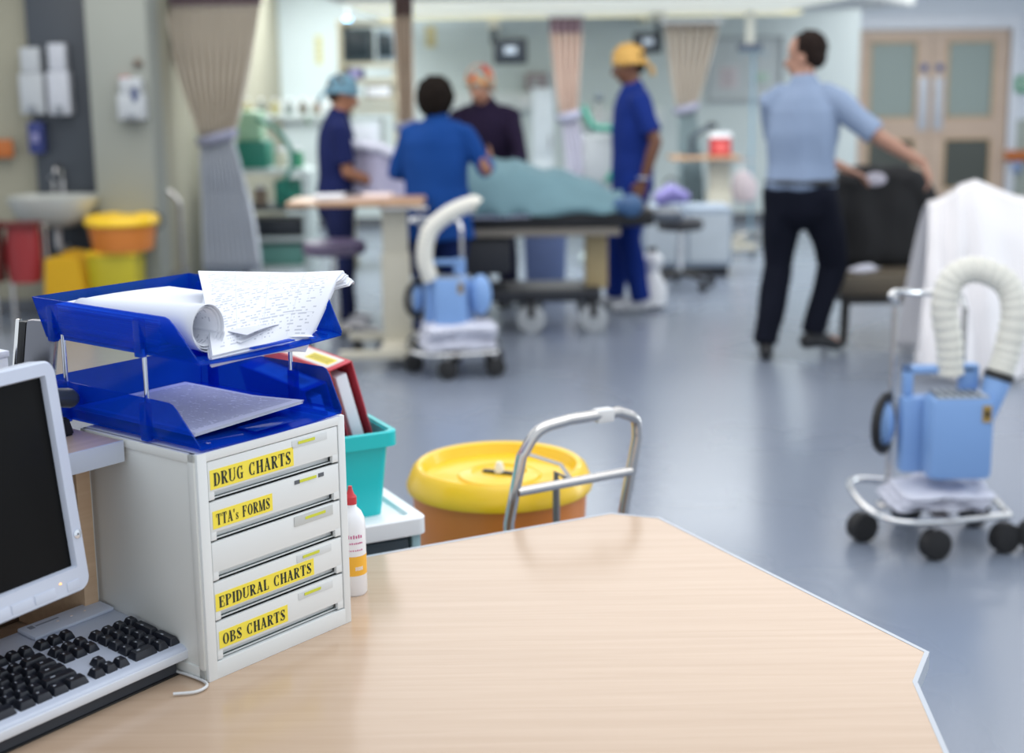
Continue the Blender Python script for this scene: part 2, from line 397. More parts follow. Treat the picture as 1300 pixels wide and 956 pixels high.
# ------------------------------------------------------------------ double doors
doorwood = wood('door_veneer', '#b9a392', '#c6b19e', rot=PI/2, rough=.45, sc=1.5)
def glassmat(name, c, fac, rough): return tint_mat(name, c, c, fac, rough)
frost = glassmat('frosted_pane', '#9aa8a4', .85, .35); darkp = glassmat('clear_pane', '#5c615c', .75, .1)
ztop = at(1180, 38, DY).z
fr = MB(); x0, x1 = dm(1082), dm(1276)
fr.box(x0-.1, DY-.03, 0, x0, DY+.15, ztop+.15, bev=.005).box(x1, DY-.03, 0, x1+.1, DY+.15, ztop+.15, bev=.005).box(x0, DY-.03, ztop+.01, x1, DY+.15, ztop+.15)
struct('trim_2', fr, mat('white_gloss_frame', '#d5dae2', .4))
def leaf(name, xa, xb, handle_right):
    wd = xb-xa; zz = lambda y: at(1180, y, DY).z
    m = MB(); st = .17
    def fill(x0, x1, z0, z1): m.box(x0, DY+.02, z0, x1, DY+.065, z1)
    fill(xa, xa+st, .01, ztop); fill(xb-st, xb, .01, ztop)
    fill(xa+st, xb-st, .01, zz(240)); fill(xa+st, xb-st, zz(176), zz(150)); fill(xa+st, xb-st, zz(52), ztop)
    d = struct(name, m, doorwood)
    MB().box(xa+st, DY+.035, zz(150), xb-st, DY+.045, zz(52)).build('upper_pane', frost, d)
    MB().box(xa+st, DY+.035, zz(240), xb-st, DY+.045, zz(176)).build('lower_pane', darkp, d)
    g = MB()
    for za, zb in ((zz(150), zz(52)), (zz(240), zz(176))):
        g.box(xa+st, DY+.012, za, xa+st+.02, DY+.022, zb).box(xb-st-.02, DY+.012, za, xb-st, DY+.022, zb)
        g.box(xa+st, DY+.012, za, xb-st, DY+.022, za+.02).box(xa+st, DY+.012, zb-.02, xb-st, DY+.022, zb)
    g.build('glazing_bead', mat('bead_timber', '#b79c74', .5), d)
    hx = xb-.085 if handle_right else xa+.085
    MB().box(hx-.055, DY+.005, zz(165), hx+.055, DY+.02, zz(98), bev=.004).build('push_plate', mat('satin_plate', '#b9bec6', .35, .3), d)
    MB().lathe([(.045, -.004), (.045, .004)], 20, M=Matrix.Translation((hx, DY+.014, zz(86))) @ Matrix.Rotation(PI/2, 4, 'X')).build('fire_door_disc', mat('blue_disc', '#3a5a8e', .4), d)
xm = (x0+x1)/2
leaf('door_1', x0+.004, xm-.003, True); leaf('door_2', xm+.003, x1-.004, False)
struct('trim_3', MB().box(xm-2, 18.3, -.1, xm+2.2, 18.4, 2.4), mat('corridor_wall', '#6e726c', .8))
ex = thing('exit_sign', (at(1298, 107, DY).x, DY, at(1298, 107, DY).z), 0, 'small green emergency sign on the white wall right of the doors', 'sign')
MB().box(-.09, -.05, -.09, .2, 0, .09, bev=.005).build('sign_body', mat('green_sign', '#127c52', .4, emit=.15), ex)
MB().box(-.03, -.053, -.04, .02, -.05, .04).box(.05, -.053, -.01, .14, -.05, .015).build('pictogram', white, ex)
wp = thing('soap_dispenser', (at(1289, 210, DY).x, DY-.02, at(1289, 212, DY).z), 0, 'small pale blue dispenser on the dado below the right handrail', 'dispenser')
MB().box(-.05, -.06, -.06, .05, 0, .06, bev=.01).build('dispenser_body', mat('pale_blue_plastic', '#8fa5cc', .4), wp)
MB().box(-.03, -.066, -.03, .03, -.06, -.01).build('outlet', black, wp)
# ------------------------------------------------------------------ long suspended light over the bays
Lb = 2.085
lum = thing('suspended_luminaire', (1.0, 12, Lb), 0, 'long pale suspended light soffit running across the top of the ward', 'light')
poly = [(-1.3, 14.2), (3.05, 14.2), (3.6, 12.9), (2.06, 10.3), (-1.3, 10.3)]
b = bmesh.new(); lo = [b.verts.new((x-1, y-12, .0)) for x, y in poly]; hi = [b.verts.new((x-1, y-12, .1)) for x, y in poly]
b.faces.new(lo); b.faces.new(hi[::-1])
for i in range(5): b.faces.new((lo[i], lo[(i+1) % 5], hi[(i+1) % 5], hi[i]))
bmesh.ops.bevel(b, geom=list(b.edges), offset=.015, segments=2, affect='EDGES')
m_ = MB(); m_.join(b); m_.build('housing', mat('luminaire_housing', '#d3d7d6', .5), lum)
MB().box(-2.2, -1.3, -.02, 1.5, 1.5, -.001, bev=.006).build('underside_glow', mat('pale_added_glow', '#dfe2d8', .5, emit=.42), lum)  # faint glow added so the unlit soffit underside looks pale
MB().box(-2.2, 1.62, -.03, 1.75, 1.9, -.001, bev=.006).build('light_strip', mat('warm_diffuser', '#eae3bd', .5, emit=.6), lum)
for x in (-1.5, .2, 1.6): MB().tube([(x, .8, .1), (x, .8, .515)], .012).build('hanger', white, lum)
dp = thing('drop_pendant', (at(952, 40, 12.6).x, 12.6, at(952, 60, 12.6).z), 0, 'cream drop pole with dark socket box hanging below the light soffit', 'pendant')
MB().box(-.035, -.03, .03, .035, .03, Lb-dp.location.z-.032, bev=.006).build('pole', offwhite, dp)
MB().box(-.1, -.07, -.03, .1, .07, .03, bev=.01).build('socket_box', mat('slate_box', '#4a5468', .5), dp)
# ------------------------------------------------------------------ sink bay on the left
sp = MB().box(at(30, 0, 9.4).x, 9.4, 0, at(124, 0, 9.4).x, 9.498, 2.55, bev=.004)
struct('trim_4', sp, mat('slate_splash_panel', '#3b4149', .45, var=.08, scale=2))
sk = thing('wash_basin', (at(66, 270, 9.1).x, 9.4, at(66, 250, 9.1).z), 0, 'white ceramic wash basin on the slate splash panel', 'basin')
cer = mat('ceramic', '#b9bcb7', .2)
bm_ = MB(); rings = []
for (sx, sy, z) in [(.06, .06, -.2), (.14, .12, -.19), (.24, .19, -.13), (.285, .225, -.02), (.29, .23, 0), (.27, .21, 0), (.25, .19, -.03), (.2, .15, -.1), (.05, .04, -.14), (.002, .002, -.14)]:
    rings.append([(sx*math.copysign(abs(math.cos(a))**.7, math.cos(a)), -.23+sy*math.copysign(abs(math.sin(a))**.7, math.sin(a)), z) for a in [2*PI*i/32 for i in range(32)]])
bm_.loft(rings, caps=False); bm_.build('bowl', cer, sk)
MB().box(-.24, -.06, -.12, .24, -.002, .0, bev=.01).build('back_ledge', cer, sk)
MB().tube(bez([(0, -.03, .0), (0, -.03, .13), (0, -.09, .19), (0, -.16, .17), (0, -.17, .14)]), .013).tube([(-.06, -.03, 0), (-.06, -.03, .09), (-.06, -.1, .11)], .01).build('tap', steel, sk)
MB().tube(bez([(0, -.2, -.14), (0, -.2, -.32), (0, -.12, -.36), (0, -.01, -.36)]), .02).build('waste_pipe', white, sk)
def dispenser(px, y0, y1, wpx, Y, label, body, nm='soap_dispenser', cat='dispenser', red=False):
    p = at(px, y1, Y); q = at(px, y0, Y); h = q.z-p.z; wd = wpx/FPX*Y/2
    t = thing(nm, (p.x, Y, p.z), 0, label, cat)
    MB().box(-wd, -.1, 0, wd, 0, h*.62, bev=.018).build('body', body, t)
    MB().box(-wd*.8, -.085, h*.62, wd*.8, -.002, h, bev=.015).build('top_cover', body, t)
    MB().box(-wd*.35, -.12, h*.02, wd*.35, -.1, h*.14, bev=.006).build('push_lever', mat('grey_lever', '#7d838a', .5), t)
    return t
gw = mat('grey_white_plastic', '#a9aeb2', .4)
dispenser(48, 60, 145, 30, 9.398, 'tall grey white towel dispenser, left one on the slate panel', gw, 'towel_dispenser')
dispenser(82, 55, 146, 28, 9.398, 'tall white soap dispenser, right one on the slate panel', mat('white_dispenser', '#b4b8c0', .4))
gb = dispenser(172, 98, 152, 34, 9.178, 'white dispenser with dark oval mark on the grey pillar', gw, 'hand_gel_dispenser')
MB().lathe([(.03, 0), (.03, .004)], 20, M=Matrix.Translation((.03, -.1, .16)) @ Matrix.Diagonal((.8, 1, 1.6, 1)) @ Matrix.Rotation(PI/2, 4, 'X')).build('oval_mark', mat('mark_blue', '#475272', .5), gb)
al = thing('alarm_point', (at(160, 104, 9.17).x, 9.178, at(160, 104, 9.17).z), 0, 'small red alarm call point on the grey pillar', 'alarm')
MB().box(-.035, -.04, -.035, .03, 0, .035, bev=.008).build('body', mat('alarm_red', '#b02318', .4), al); MB().box(-.018, -.044, -.018, .014, -.04, .018).build('press_plate', white, al)
sn = thing('door_stop_sensor', (at(175, 80, 9.17).x, 9.178, at(175, 80, 9.17).z), 0, 'small round brown sensor above the dispenser on the pillar', 'sensor')
MB().lathe([(.03, 0), (.03, .02), (.018, .03)], 20, M=Matrix.Rotation(PI/2, 4, 'X')).build('sensor_body', mat('taupe', '#6d6358', .5), sn); MB().lathe([(.008, .03), (.008, .034)], 12, M=Matrix.Rotation(PI/2, 4, 'X')).build('lens', black, sn)
sb = thing('switch_plate', (at(30, 118, 9.38).x-.03, 9.498, at(30, 118, 9.38).z), 0, 'small grey switch plate on the cream wall beside the slate panel', 'switch')
MB().box(-.04, -.01, -.05, .03, 0, .05, bev=.003).build('plate', mat('switch_grey', '#83827a', .5), sb); MB().box(-.015, -.014, -.02, .01, -.01, .02).build('rocker', gw, sb)
gl = thing('glove_box', (at(44, 178, 9.3).x, 9.398, at(44, 195, 9.3).z), 0, 'dark blue glove box fixed to the slate panel edge beside the orange handrail', 'glove box')
MB().box(-.045, -.09, 0, .05, 0, .2, bev=.006).build('carton', mat('glove_blue', '#2a356e', .6), gl); MB().box(-.02, -.1, .07, .025, -.088, .13, bev=.004).build('glove_tuft', mat('lilac_glove', '#7f7fa6', .6), gl)
# red fire buckets / bags under the hand rail
def red_bag(px, w_, label, c, Y=8.75):
    p0 = at(px, 357, Y); p1 = at(px, 284, Y); h = p1.z-p0.z; b0 = max(.05, p0.z)
    t = thing('red_waste_sack', (p0.x, Y, 0), 0, label, 'sack')
    m = MB(); rings = []
    for k in range(9):
        f = k/8; a = w_*(.85+.15*math.sin(f*PI)); rings.append([(a*math.cos(q)*(1+.05*math.sin(5*q+k)), .1*math.sin(q)*(1-.4*f), b0+h*f) for q in [2*PI*i/24 for i in range(24)]])
    m.loft(rings); m.build('sack', c, t)
    MB().box(-w_*.95, -.08, b0+h-.02, w_*.95, .08, b0+h+.01, bev=.01).build('rim', mat('dark_red_rim', '#5e1714', .5), t)
    for sx in (-1, 1): MB().tube([(sx*w_*1.02, .09, 0), (sx*w_*1.02, .09, b0+h), (sx*w_*.9, .05, b0+h)], .01).build('stand_leg', steel, t)
red_bag(33, .11, 'bright red waste sack on a stand left of the basin', mat('sack_red', '#86191d', .45))
red_bag(-2, .05, 'dark maroon waste sack at the left picture edge', mat('sack_maroon', '#5d2a26', .5))
# ------------------------------------------------------------------ curtains
def curtain(px_top, wtop, ytop, py_tie, wtie, tie_px, py_bot, wbot, Y, label, top_col, low_col, head=None, tie_col='#9d9fb4', folds=9, bot_px=None):
    zt = at(px_top, ytop, Y).z; zi = at(px_top, py_tie, Y).z; zb = max(.08, at(px_top, py_bot, Y).z)
    xt = at(px_top, 100, Y).x; s = Y/FPX; xi = at(tie_px, 100, Y).x; xb = at(bot_px or tie_px, 100, Y).x
    t = thing('bay_curtain', (xi, Y, 0), 0, label, 'curtain')
    def mk(z0, z1, wa, wb, xa, xb_, ease, m, nm, amp=.05):
        mb = MB(); nu = folds*8; nv = 14
        def fn(u, v):
            f = v**ease; wd = (wa+(wb-wa)*f)*s; x = xa+(xb_-xa)*f-xi; k = (u-.5)
            return (x+k*wd, amp*(.5+.5*min(1, wd/.3))*math.sin(u*folds*2*PI+.6*math.sin(v*5)), z0+(z1-z0)*v)
        mb.sheet(fn, nu, nv, .004); return mb.build(nm, m, t, ang=180)
    tm = mat(label[:20]+' fabric', top_col, .85, var=.08, scale=4); lm = mat(label[:20]+' lower', low_col, .85, var=.08, scale=4)
    zr = at(px_top, ytop, Y).z+.025; ztop_ = Lb-.031 if (xt > -1.2 and Y > 10.5 and zr < Lb-.03) else 2.6
    for sx in (-.5, .5): MB().tube([(xt-xi+sx*wtop*s, 0, zr), (xt-xi+sx*wtop*s, 0, ztop_)], .007).build('rail_hanger', white, t)
    if head:
        zh = at(px_top, head[0], Y).z; mk(zh, zt, wtop, wtop, xt, xt, 1, mat('header '+head[1], head[1], .8), 'header', .04); zt = zh
    mk(zi, zt, wtie, wtop, xi, xt, .8, tm, 'upper_drape')
    mk(zb, zi, wbot, wtie, xb, xi, 1.6, lm, 'lower_drape')
    rr = wtie*s/2+.015
    MB().tube(arc((0, 0, zi), rr, 0, 2*PI, 20, (1, 0, .25), (0, .75, 0))[:-1], .022, closed=True, flat=1.8).build('tie_band', mat('tie '+tie_col, tie_col, .7), t)
    MB().tube([(xt-xi-wtop*s*.6, 0, at(px_top, ytop, Y).z+.015), (xt-xi+wtop*s*.6, 0, at(px_top, ytop, Y).z+.015)], .012).build('rail', white, t)
curtain(271, 128, -12, 175, 40, 272, 345, 75, 9.9, 'wide taupe curtain tied back with pale lilac lower drape beside the pillar', '#d2c9ba', '#cdd3dc', head=(7, '#7d6a70'), folds=11, bot_px=283)
curtain(514, 24, -12, 160, 18, 515, 230, 32, 10.1, 'brown beige curtain behind the equipment rack left of centre', '#d5c4b0', '#d5c6b4', head=(20, '#7b6660'), folds=5)
curtain(719, 40, 22, 148, 20, 722, 262, 34, 12.2, 'narrow pinkish brown curtain tied above its white tail behind the bed', '#c3ada1', '#cfcedb', head=(42, '#8a747e'), folds=5, bot_px=738)
curtain(877, 66, 30, 138, 22, 872, 262, 34, 12.6, 'taupe curtain tied back right of the man in the yellow cap', '#c6bdb2', '#a8babf', head=(38, '#a89d95'), folds=7, bot_px=880)
# ------------------------------------------------------------------ fixtures on the back wall
BY = 14.6
def wx(px, Y=BY): return (px-CX)/FPX*Y
def poster(name, px0, py0, px1, py1, Y, label, col, ink, cat='notice'):
    a = at(px0, py1, Y); b_ = at(px1, py0, Y); t = thing(name, ((a.x+b_.x)/2, Y, a.z), 0, label, cat)
    hw = (b_.x-a.x)/2; h = b_.z-a.z
    MB().box(-hw, -.008, 0, hw, 0, h).build('sheet', mat('poster '+col, col, .7), t)
    m = MB(); random.seed(px0)
    for k in range(4):
        z = h*(.15+.2*k); m.box(-hw*.7, -.0095, z, hw*random.uniform(.1, .7), -.008, z+h*.07)
    m.build('printed_block', mat('poster ink '+ink, ink, .7), t)
poster('notice', 336, 36, 342, 60, BY-.002, 'narrow pink notice on the back wall right of the wide curtain', '#c9a093', '#a07060')
poster('notice', 401, 45, 409, 82, BY-.002, 'narrow pale yellow notice on the back wall above the teal cap', '#c9c79a', '#9d9a70')
poster('notice', 541, 33, 553, 60, BY-.002, 'small yellow notice on the back wall above the woman in the blue gown', '#cfc597', '#a08e60')
poster('notice', 912, 84, 938, 113, BY-.002, 'pinkish printed notice on the board right of the taupe curtain', '#c3bfc3', '#a08d94')
poster('notice', 960, 92, 976, 104, BY-.002, 'small green and white notice beside the shirted man\'s head', '#b8ccc3', '#6da089')
nb = thing('notice_board', (wx(945), BY, at(945, 126, BY).z), 0, 'pale notice board on the back wall left of the man in the shirt', 'notice board')
MB().box(-.36, -.001, 0, .36, 0, .6).build('panel', mat('board_pale', '#b6bec1', .7), nb)
MB().box(-.38, -.03, -.03, .38, 0, .002).box(-.38, -.02, .598, .38, 0, .62).box(-.38, -.02, -.01, -.358, 0, .61).box(.358, -.02, -.01, .38, 0, .61).build('frame', mat('board_frame', '#9aa1a6', .5), nb)
# bed head service trunking with sockets
def trunk(px0, px1, py, h, label, Y=BY):
    a = at(px0, py, Y); b_ = at(px1, py, Y); t = thing('service_trunking', ((a.x+b_.x)/2, Y, a.z), 0, label, 'trunking'); hw = (b_.x-a.x)/2
    MB().box(-hw, -.09, -h/2, hw, 0, h/2, bev=.012).build('trunking_body', mat('trunk_white', '#ced5d6', .4), t)
    n = max(3, int(hw*5))
    for i in range(n):
        x = -hw+(i+.5)*2*hw/n; MB().box(x-.045, -.1, -.045, x+.045, -.088, .045, bev=.004).build('socket', mat('socket_'+('g' if i % 2 else 'w'), '#3f7d6c' if i % 3 == 1 else '#dadde0', .4), t)
trunk(212, 430, 142, .2, 'white bed head trunking with sockets left of the teal capped nurse')
trunk(545, 690, 130, .18, 'white bed head trunking behind the man in the dark top')
trunk(742, 842, 150, .18, 'white bed head trunking behind the yellow capped man')
# monitors on arms
def patient_monitor(px, py, w_, h_, Y, label, armpx=None, yaw=0, glow='#aebac8'):
    p = at(px, py, Y); t = thing('patient_monitor', (p.x, Y, p.z), yaw, label, 'monitor'); w2 = w_/FPX*Y/2; h2 = h_/FPX*Y/2
    MB().box(-w2, -.05, -h2, w2, .06, h2, bev=.018).build('case', mat('monitor_dark', '#20262e', .4), t)
    MB().box(-w2*.8, -.054, -h2*.72, w2*.8, -.049, h2*.78).build('screen', mat('monitor_glass', '#27323d', .15), t)
    MB().box(-w2*.35, -.0565, -h2*.2, w2*.35, -.0535, h2*.35, bev=.001).build('screen_readout', mat('readout', glow, .4, emit=.35), t)
    ax = (armpx-px)/FPX*Y if armpx else 0
    m = MB().tube([(0, .055, 0), (ax*.5, .16, .02), (ax, .22, .08), (ax, .22, .27)], .03)
    m.build('support_arm', mat('arm_dark', '#3a4650', .4), t)
    MB().box(ax-.05, .16, .2, ax+.05, max(.3, BY-Y), .28, bev=.01).build('wall_bracket', offwhite, t)
patient_monitor(648, 65, 42, 32, 12.6, 'dark wall monitor with pale readout above the man in the dark top', 627, .0)
patient_monitor(822, 54, 36, 26, 12.9, 'dark wall monitor right of the yellow cap', 838, 0)
# equipment rack with shelves left of centre
rk = thing('equipment_rack', (at(478, 100, 11.6).x, 11.6, 0), 0, 'cream equipment rack with shelves behind the nurse in the teal cap', 'rack')
cream = mat('rack_cream', '#b9b39c', .5)
zz = lambda y: at(478, y, 11.6).z
X = lambda px: at(px, 100, 11.6).x-rk.location.x
for px in (438, 506): MB().box(X(px)-.03, -.22, .06, X(px)+.03, .22, zz(26), bev=.006).build('upright', cream, rk)
for y in (30, 82, 103, 128, 139, 200, 255): MB().box(X(438), -.24, zz(y)-.018, X(510), .22, zz(y)+.018, bev=.006).build('shelf', cream, rk)
for px in (440, 504): MB().box(X(px)-.03, -.26, 0, X(px)+.03, .26, .06, bev=.01).build('foot', cream, rk)
def on_rack(nm, px0, px1, y0, y1, m, label, cat, extra=None, d=.18):
    t = thing(nm, ((at((px0+px1)/2, 100, 11.6).x), 11.55, zz(y1)+.0185), 0, label, cat); hw = (px1-px0)/2/FPX*11.6; h = zz(y0)-zz(y1)-.02
    MB().box(-hw, -d, 0, hw, d*.8, h, bev=.012).build('case', m, t)
    if extra: MB().box(-hw*.8, -d-.004, h*.15, hw*.8, -d+.002, h*.85, bev=.0015).build(extra[0], extra[1], t)
    return t
on_rack('rack_monitor', 441, 475, 36, 82, mat('rack_mon', '#3c474b', .4), 'large dark monitor on the top of the cream rack, left one', 'monitor', ('screen', mat('screen_teal', '#1f2c31', .2)))
on_rack('rack_monitor', 482, 505, 38, 82, mat('rack_mon2', '#7f8d95', .4), 'small grey monitor on the cream rack, right one', 'monitor', ('screen', mat('screen_teal', '#1f2c31', .2)))
on_rack('glove_carton', 446, 462, 86, 103, mat('purple_carton', '#4b4a86', .6), 'purple glove carton on the cream rack above the cap', 'carton', ('opening', mat('lilac_glove2', '#9c96c0', .6)))
on_rack('syringe_pump', 466, 500, 107, 128, mat('pump_grey', '#8d8f8b', .5), 'grey syringe pump on the middle shelf of the cream rack', 'pump', ('panel', white))
on_rack('paper_tray', 444, 484, 150, 200, mat('pale_box', '#cfd8dc', .6), 'big pale box on the lower shelf of the cream rack in front of the nurse', 'box', ('label_panel', papers))
bl = thing('blue_indicator_lamp', (at(441, 27, 12).x, 12, at(441, 27, 12).z), 0, 'small glowing blue lamp high above the cream rack', 'lamp')
MB().ell((0, 0, 0), (.035, .035, .035)).build('bulb', mat('blue_glow', '#7cc4ff', .4, emit=5), bl); MB().tube([(0, 0, .03), (0, 0, 2.6-bl.location.z)], .008).build('stem', white, bl)
# tall white column cabinet behind the bed
def column_unit(px0, px1, y0, y1, Y, label, m=None, cat='cabinet'):
    a = at(px0, y1, Y); b_ = at(px1, y0, Y); t = thing('column_cabinet', ((a.x+b_.x)/2, Y, 0), 0, label, cat); hw = (b_.x-a.x)/2
    m = m or mat('cab_white', '#c3ccd2', .5); MB().box(-hw, -.2, .06, hw, .2, b_.z, bev=.012).build('carcass', m, t)
    MB().box(-hw*.9, -.215, .1, hw*.9, -.2, b_.z*.55, bev=.004).build('lower_door', m, t); MB().box(-hw*.9, -.215, b_.z*.57, hw*.9, -.2, b_.z-.04, bev=.004).build('upper_door', m, t)
    MB().box(hw*.6, -.235, b_.z*.6, hw*.7, -.215, b_.z*.7).box(hw*.6, -.235, b_.z*.4, hw*.7, -.215, b_.z*.5).build('handle', steel, t); MB().box(-hw*.9, -.18, 0, hw*.9, .18, .06).build('plinth', MATS['arm_dark'], t)
column_unit(676, 702, 112, 260, 13.4, 'tall white cabinet left of the narrow pinkish curtain')
column_unit(212, 246, 140, 300, 12.2, 'tall pale green white cabinet between the pillar and the wide curtain', mat('cab_mint', '#a9b6b0', .5))
bk = thing('shower_bracket', (wx(683), BY, at(683, 105, BY).z), 0, 'greyish pink wall box above the white cabinet behind the bed', 'wall box')
MB().box(-.1, -.1, -.08, .12, 0, .1, bev=.012).build('body', mat('mauve_grey', '#968a8f', .5), bk); MB().box(-.05, -.11, -.03, .05, -.1, .03).build('cover', gw, bk)
# ------------------------------------------------------------------ teal equipment trolley beyond the curtain
teal = mat('medical_green', '#1f7a68', .5); teal2 = mat('dusty_teal', '#5e9389', .5)
et = thing('anaesthetic_trolley', (at(350, 345, 10.6).x, 10.6, 0), 0, 'white and green anaesthetic trolley with shelves right of the wide curtain', 'trolley')
zt = lambda y: at(350, y, 10.6).z
trw = mat('trolley_white', '#b9c6c6', .5)
for sx in (-.28, .28): MB().box(sx-.03, -.2, .1, sx+.03, .2, zt(215), bev=.01).build('side_frame', trw, et)
for y in (215, 262, 300, 336): MB().box(-.27, -.22, zt(y)-.015, .27, .22, zt(y)+.015, bev=.006).build('shelf', trw if y != 262 else MATS['arm_dark'], et)
for sx in (-.25, .25):
    for sy in (-.17, .17): MB().lathe([(.05, -.02), (.05, .02)], 18, M=Matrix.Translation((sx, sy, .05)) @ Matrix.Rotation(PI/2, 4, 'Y')).build('castor', rubber, et)
MB().box(-.26, -.15, zt(212), .0, .15, zt(178), bev=.01).build('ventilator_block', teal, et)
MB().box(-.22, -.12, zt(178), -.04, .1, zt(140), bev=.03).build('bellows_housing', mat('mint_clear', '#9cc5a5', .3), et)
MB().box(.04, -.14, zt(262)+.02, .25, .15, zt(228), bev=.01).build('green_drawer', teal, et); MB().box(-.24, -.17, zt(300)+.02, .24, .15, zt(275), bev=.01).build('drawer', MATS['monitor_dark'], et)
MB().box(-.24, -.17, zt(336)+.02, .24, .15, zt(308), bev=.01).build('drawer', teal2, et)
MB().tube(bez([(-.05, -.16, zt(150)), (.1, -.24, zt(165)), (.2, -.22, zt(200)), (.12, -.24, zt(235)), (.22, -.2, zt(250))]), .018).build('hose', teal, et)
for i, (x, y, c, w_) in enumerate([(.08, 206, '#d5d5c0', .05), (.2, 206, '#2f8a63', .05), (-.2, 256, '#c8c0a0', .04), (-.08, 256, '#8a7a6a', .05)]):
    t = thing('supply_jar', (et.location.x+x, 10.56, zt(215 if y < 220 else 262)+.016), 0, ['cream topped supply jar on the green trolley', 'green supply jar at the right of the green trolley', 'beige supply jar on the lower shelf of the green trolley', 'brown supply jar on the lower shelf of the green trolley'][i], 'jar')
    MB().lathe([(w_, 0), (w_, .1), (w_*.7, .12)], 18).build('jar_body', mat('jar '+c, c, .4), t); MB().lathe([(w_*.75, .12), (w_*.75, .145)], 18).build('jar_lid', white, t)
# row of little bottles on a shelf above
shz = at(350, 145, 12.4).z
sh = thing('bottle_shelf', (at(350, 145, 12.4).x, 12.4, shz-.03), 0, 'narrow pale shelf of bottles above the green trolley', 'shelf')
MB().box(-.42, -.1, 0, .42, .1, .025, bev=.004).build('board', trw, sh); MB().box(-.3, -.02, -.06, -.26, BY-12.4, 0).box(.26, -.02, -.06, .3, BY-12.4, 0).build('bracket', steel, sh)
cols = ['#6b6a55', '#8f8a5f', '#4f5a52', '#9a9466', '#6f7a78', '#5b5648', '#8a7c70']
for i, c in enumerate(cols):
    t = thing('small_bottle', (sh.location.x-.36+.12*i, 12.38, shz-.004), 0, 'small dark bottle in the row on the narrow shelf above the green trolley', 'bottle', 'bottles on the narrow shelf')
    MB().lathe([(.035, 0), (.035, .08), (.015, .1), (.015, .12)], 14).build('flask', mat('btl '+c, c, .4), t); MB().lathe([(.018, .12), (.018, .14)], 12).build('cap', white, t)
# ------------------------------------------------------------------ bins on the left
yel = mat('bin_yellow', '#efc31b', .35, coat=.2); org = mat('bin_orange', '#da8236', .35, var=.1, scale=5)
def waste_bin(loc, r, h, label, rz=0):
    t = thing('clinical_waste_bin', loc, rz, label, 'bin')
    MB().lathe([(r*.78, 0), (r*.8, .01), (r*.93, h*.86), (r*.955, h-.04), (0.001, h-.04)], 48, caps=False).build('body', org, t)
    sk_ = h-.055; prof = [(r*.99, sk_), (r, sk_+.01), (r*.97, h*.95), (r*.93, h*.985), (r*.88, h), (r*.83, h*.995), (r*.8, h*.97), (r*.78, h*.955), (r*.45, h*.945), (r*.43, h*.955), (r*.3, h*.965), (r*.28, h*.955), (0.001, h*.955)]
    MB().lathe(prof, 64, caps=False).build('lid', yel, t)
    return t
yb = at(156, 300, 9.0)
stn = thing('bin_stand', (yb.x, 9.0, 0), 0, 'lime yellow square pedal bin under the orange clinical bin left of the curtain', 'bin')
zq = lambda y: at(150, y, 9.0).z
MB().box(-.2, -.14, .0, .1, .14, zq(322), bev=.015, taper=.9).build('body', mat('lime_plastic', '#b9ac1e', .45), stn); MB().box(-.12, -.165, .01, .0, -.13, .05, bev=.008).build('pedal', black, stn)
MB().box(-.21, -.15, zq(322), .11, .15, zq(317), bev=.006).build('rim', yel, stn)
wb = waste_bin((yb.x, 9.0, zq(317)+.001), .235, .22, 'small orange clinical bin with yellow lid beside the wall basin')
MB().tube(arc((.2, 0, .18), .06, -PI/2, PI/2, 10), .006).build('handle', black, wb)
wf = thing('wet_floor_sign', (at(99, 380, 9.0).x, 8.9, 0), 0, 'yellow folding wet floor sign left of the lime yellow bin', 'sign')
for s_, nm in ((-1, 'front_board'), (1, 'rear_board')):
    M = Matrix.Rotation(.14*-s_, 4, 'X'); zt_ = zq(320)
    MB().prism([(-.15, .02), (.15, .02), (.1, zt_), (-.02, zt_+.02), (-.1, zt_)], -.01, .01, Matrix.Translation((0, s_*.11, 0)) @ M).build(nm, mat('sign_yellow', '#dca913', .45), wf)
MB().ell((.03, -.075, zq(334)), (.03, .01, .04)).build('printed_mark', mat('sign_mark', '#6a5510', .5), wf)
# chrome trolley with looped handle behind the yellow bin
ct = thing('dressing_trolley', (at(205, 345, 9.6).x, 9.6, 0), 0, 'chrome trolley with tall looped handle between the bin and the curtain', 'trolley')
zc = lambda y: at(205, y, 9.6).z
MB().tube([(-.15, 0, .12), (-.15, 0, zc(262))]+arc((0, 0, zc(262)), .15, PI, 0, 12, (1, 0, 0), (0, 0, .75))+[(.15, 0, .12)], .017).build('looped_handle', steel, ct)
MB().box(-.17, -.2, zc(345), .17, .2, zc(343)).box(-.17, -.2, .12, .17, .2, .14).build('tray_shelf', steel, ct)
for sx in (-.14, .14):
    for sy in (-.16, .16): MB().tube([(sx, sy, .06), (sx, sy, zc(343))], .01).build('leg', steel, ct); MB().lathe([(.04, -.012), (.04, .012)], 16, M=Matrix.Translation((sx, sy, .04)) @ Matrix.Rotation(PI/2, 4, 'Y')).build('castor', rubber, ct)
bb = thing('navy_box', (at(230, 280, 9.55).x+.1, 10.35, 0), 0, 'dark navy and pale blue upright cylinder case beside the looped chrome trolley', 'case')
MB().box(-.1, -.1, .6, .1, .1, at(230, 245, 9.95).z, bev=.02).build('upper_case', mat('navy_case', '#1e2a44', .5), bb); MB().box(-.1, -.1, 0, .1, .1, .6, bev=.015).build('lower_case', mat('pale_case', '#90a6b5', .5), bb)
MB().tube(arc((0, 0, bb.location.z+at(230, 245, 9.95).z-.005), .05, 0, PI, 8), .008).build('handle', steel, bb)
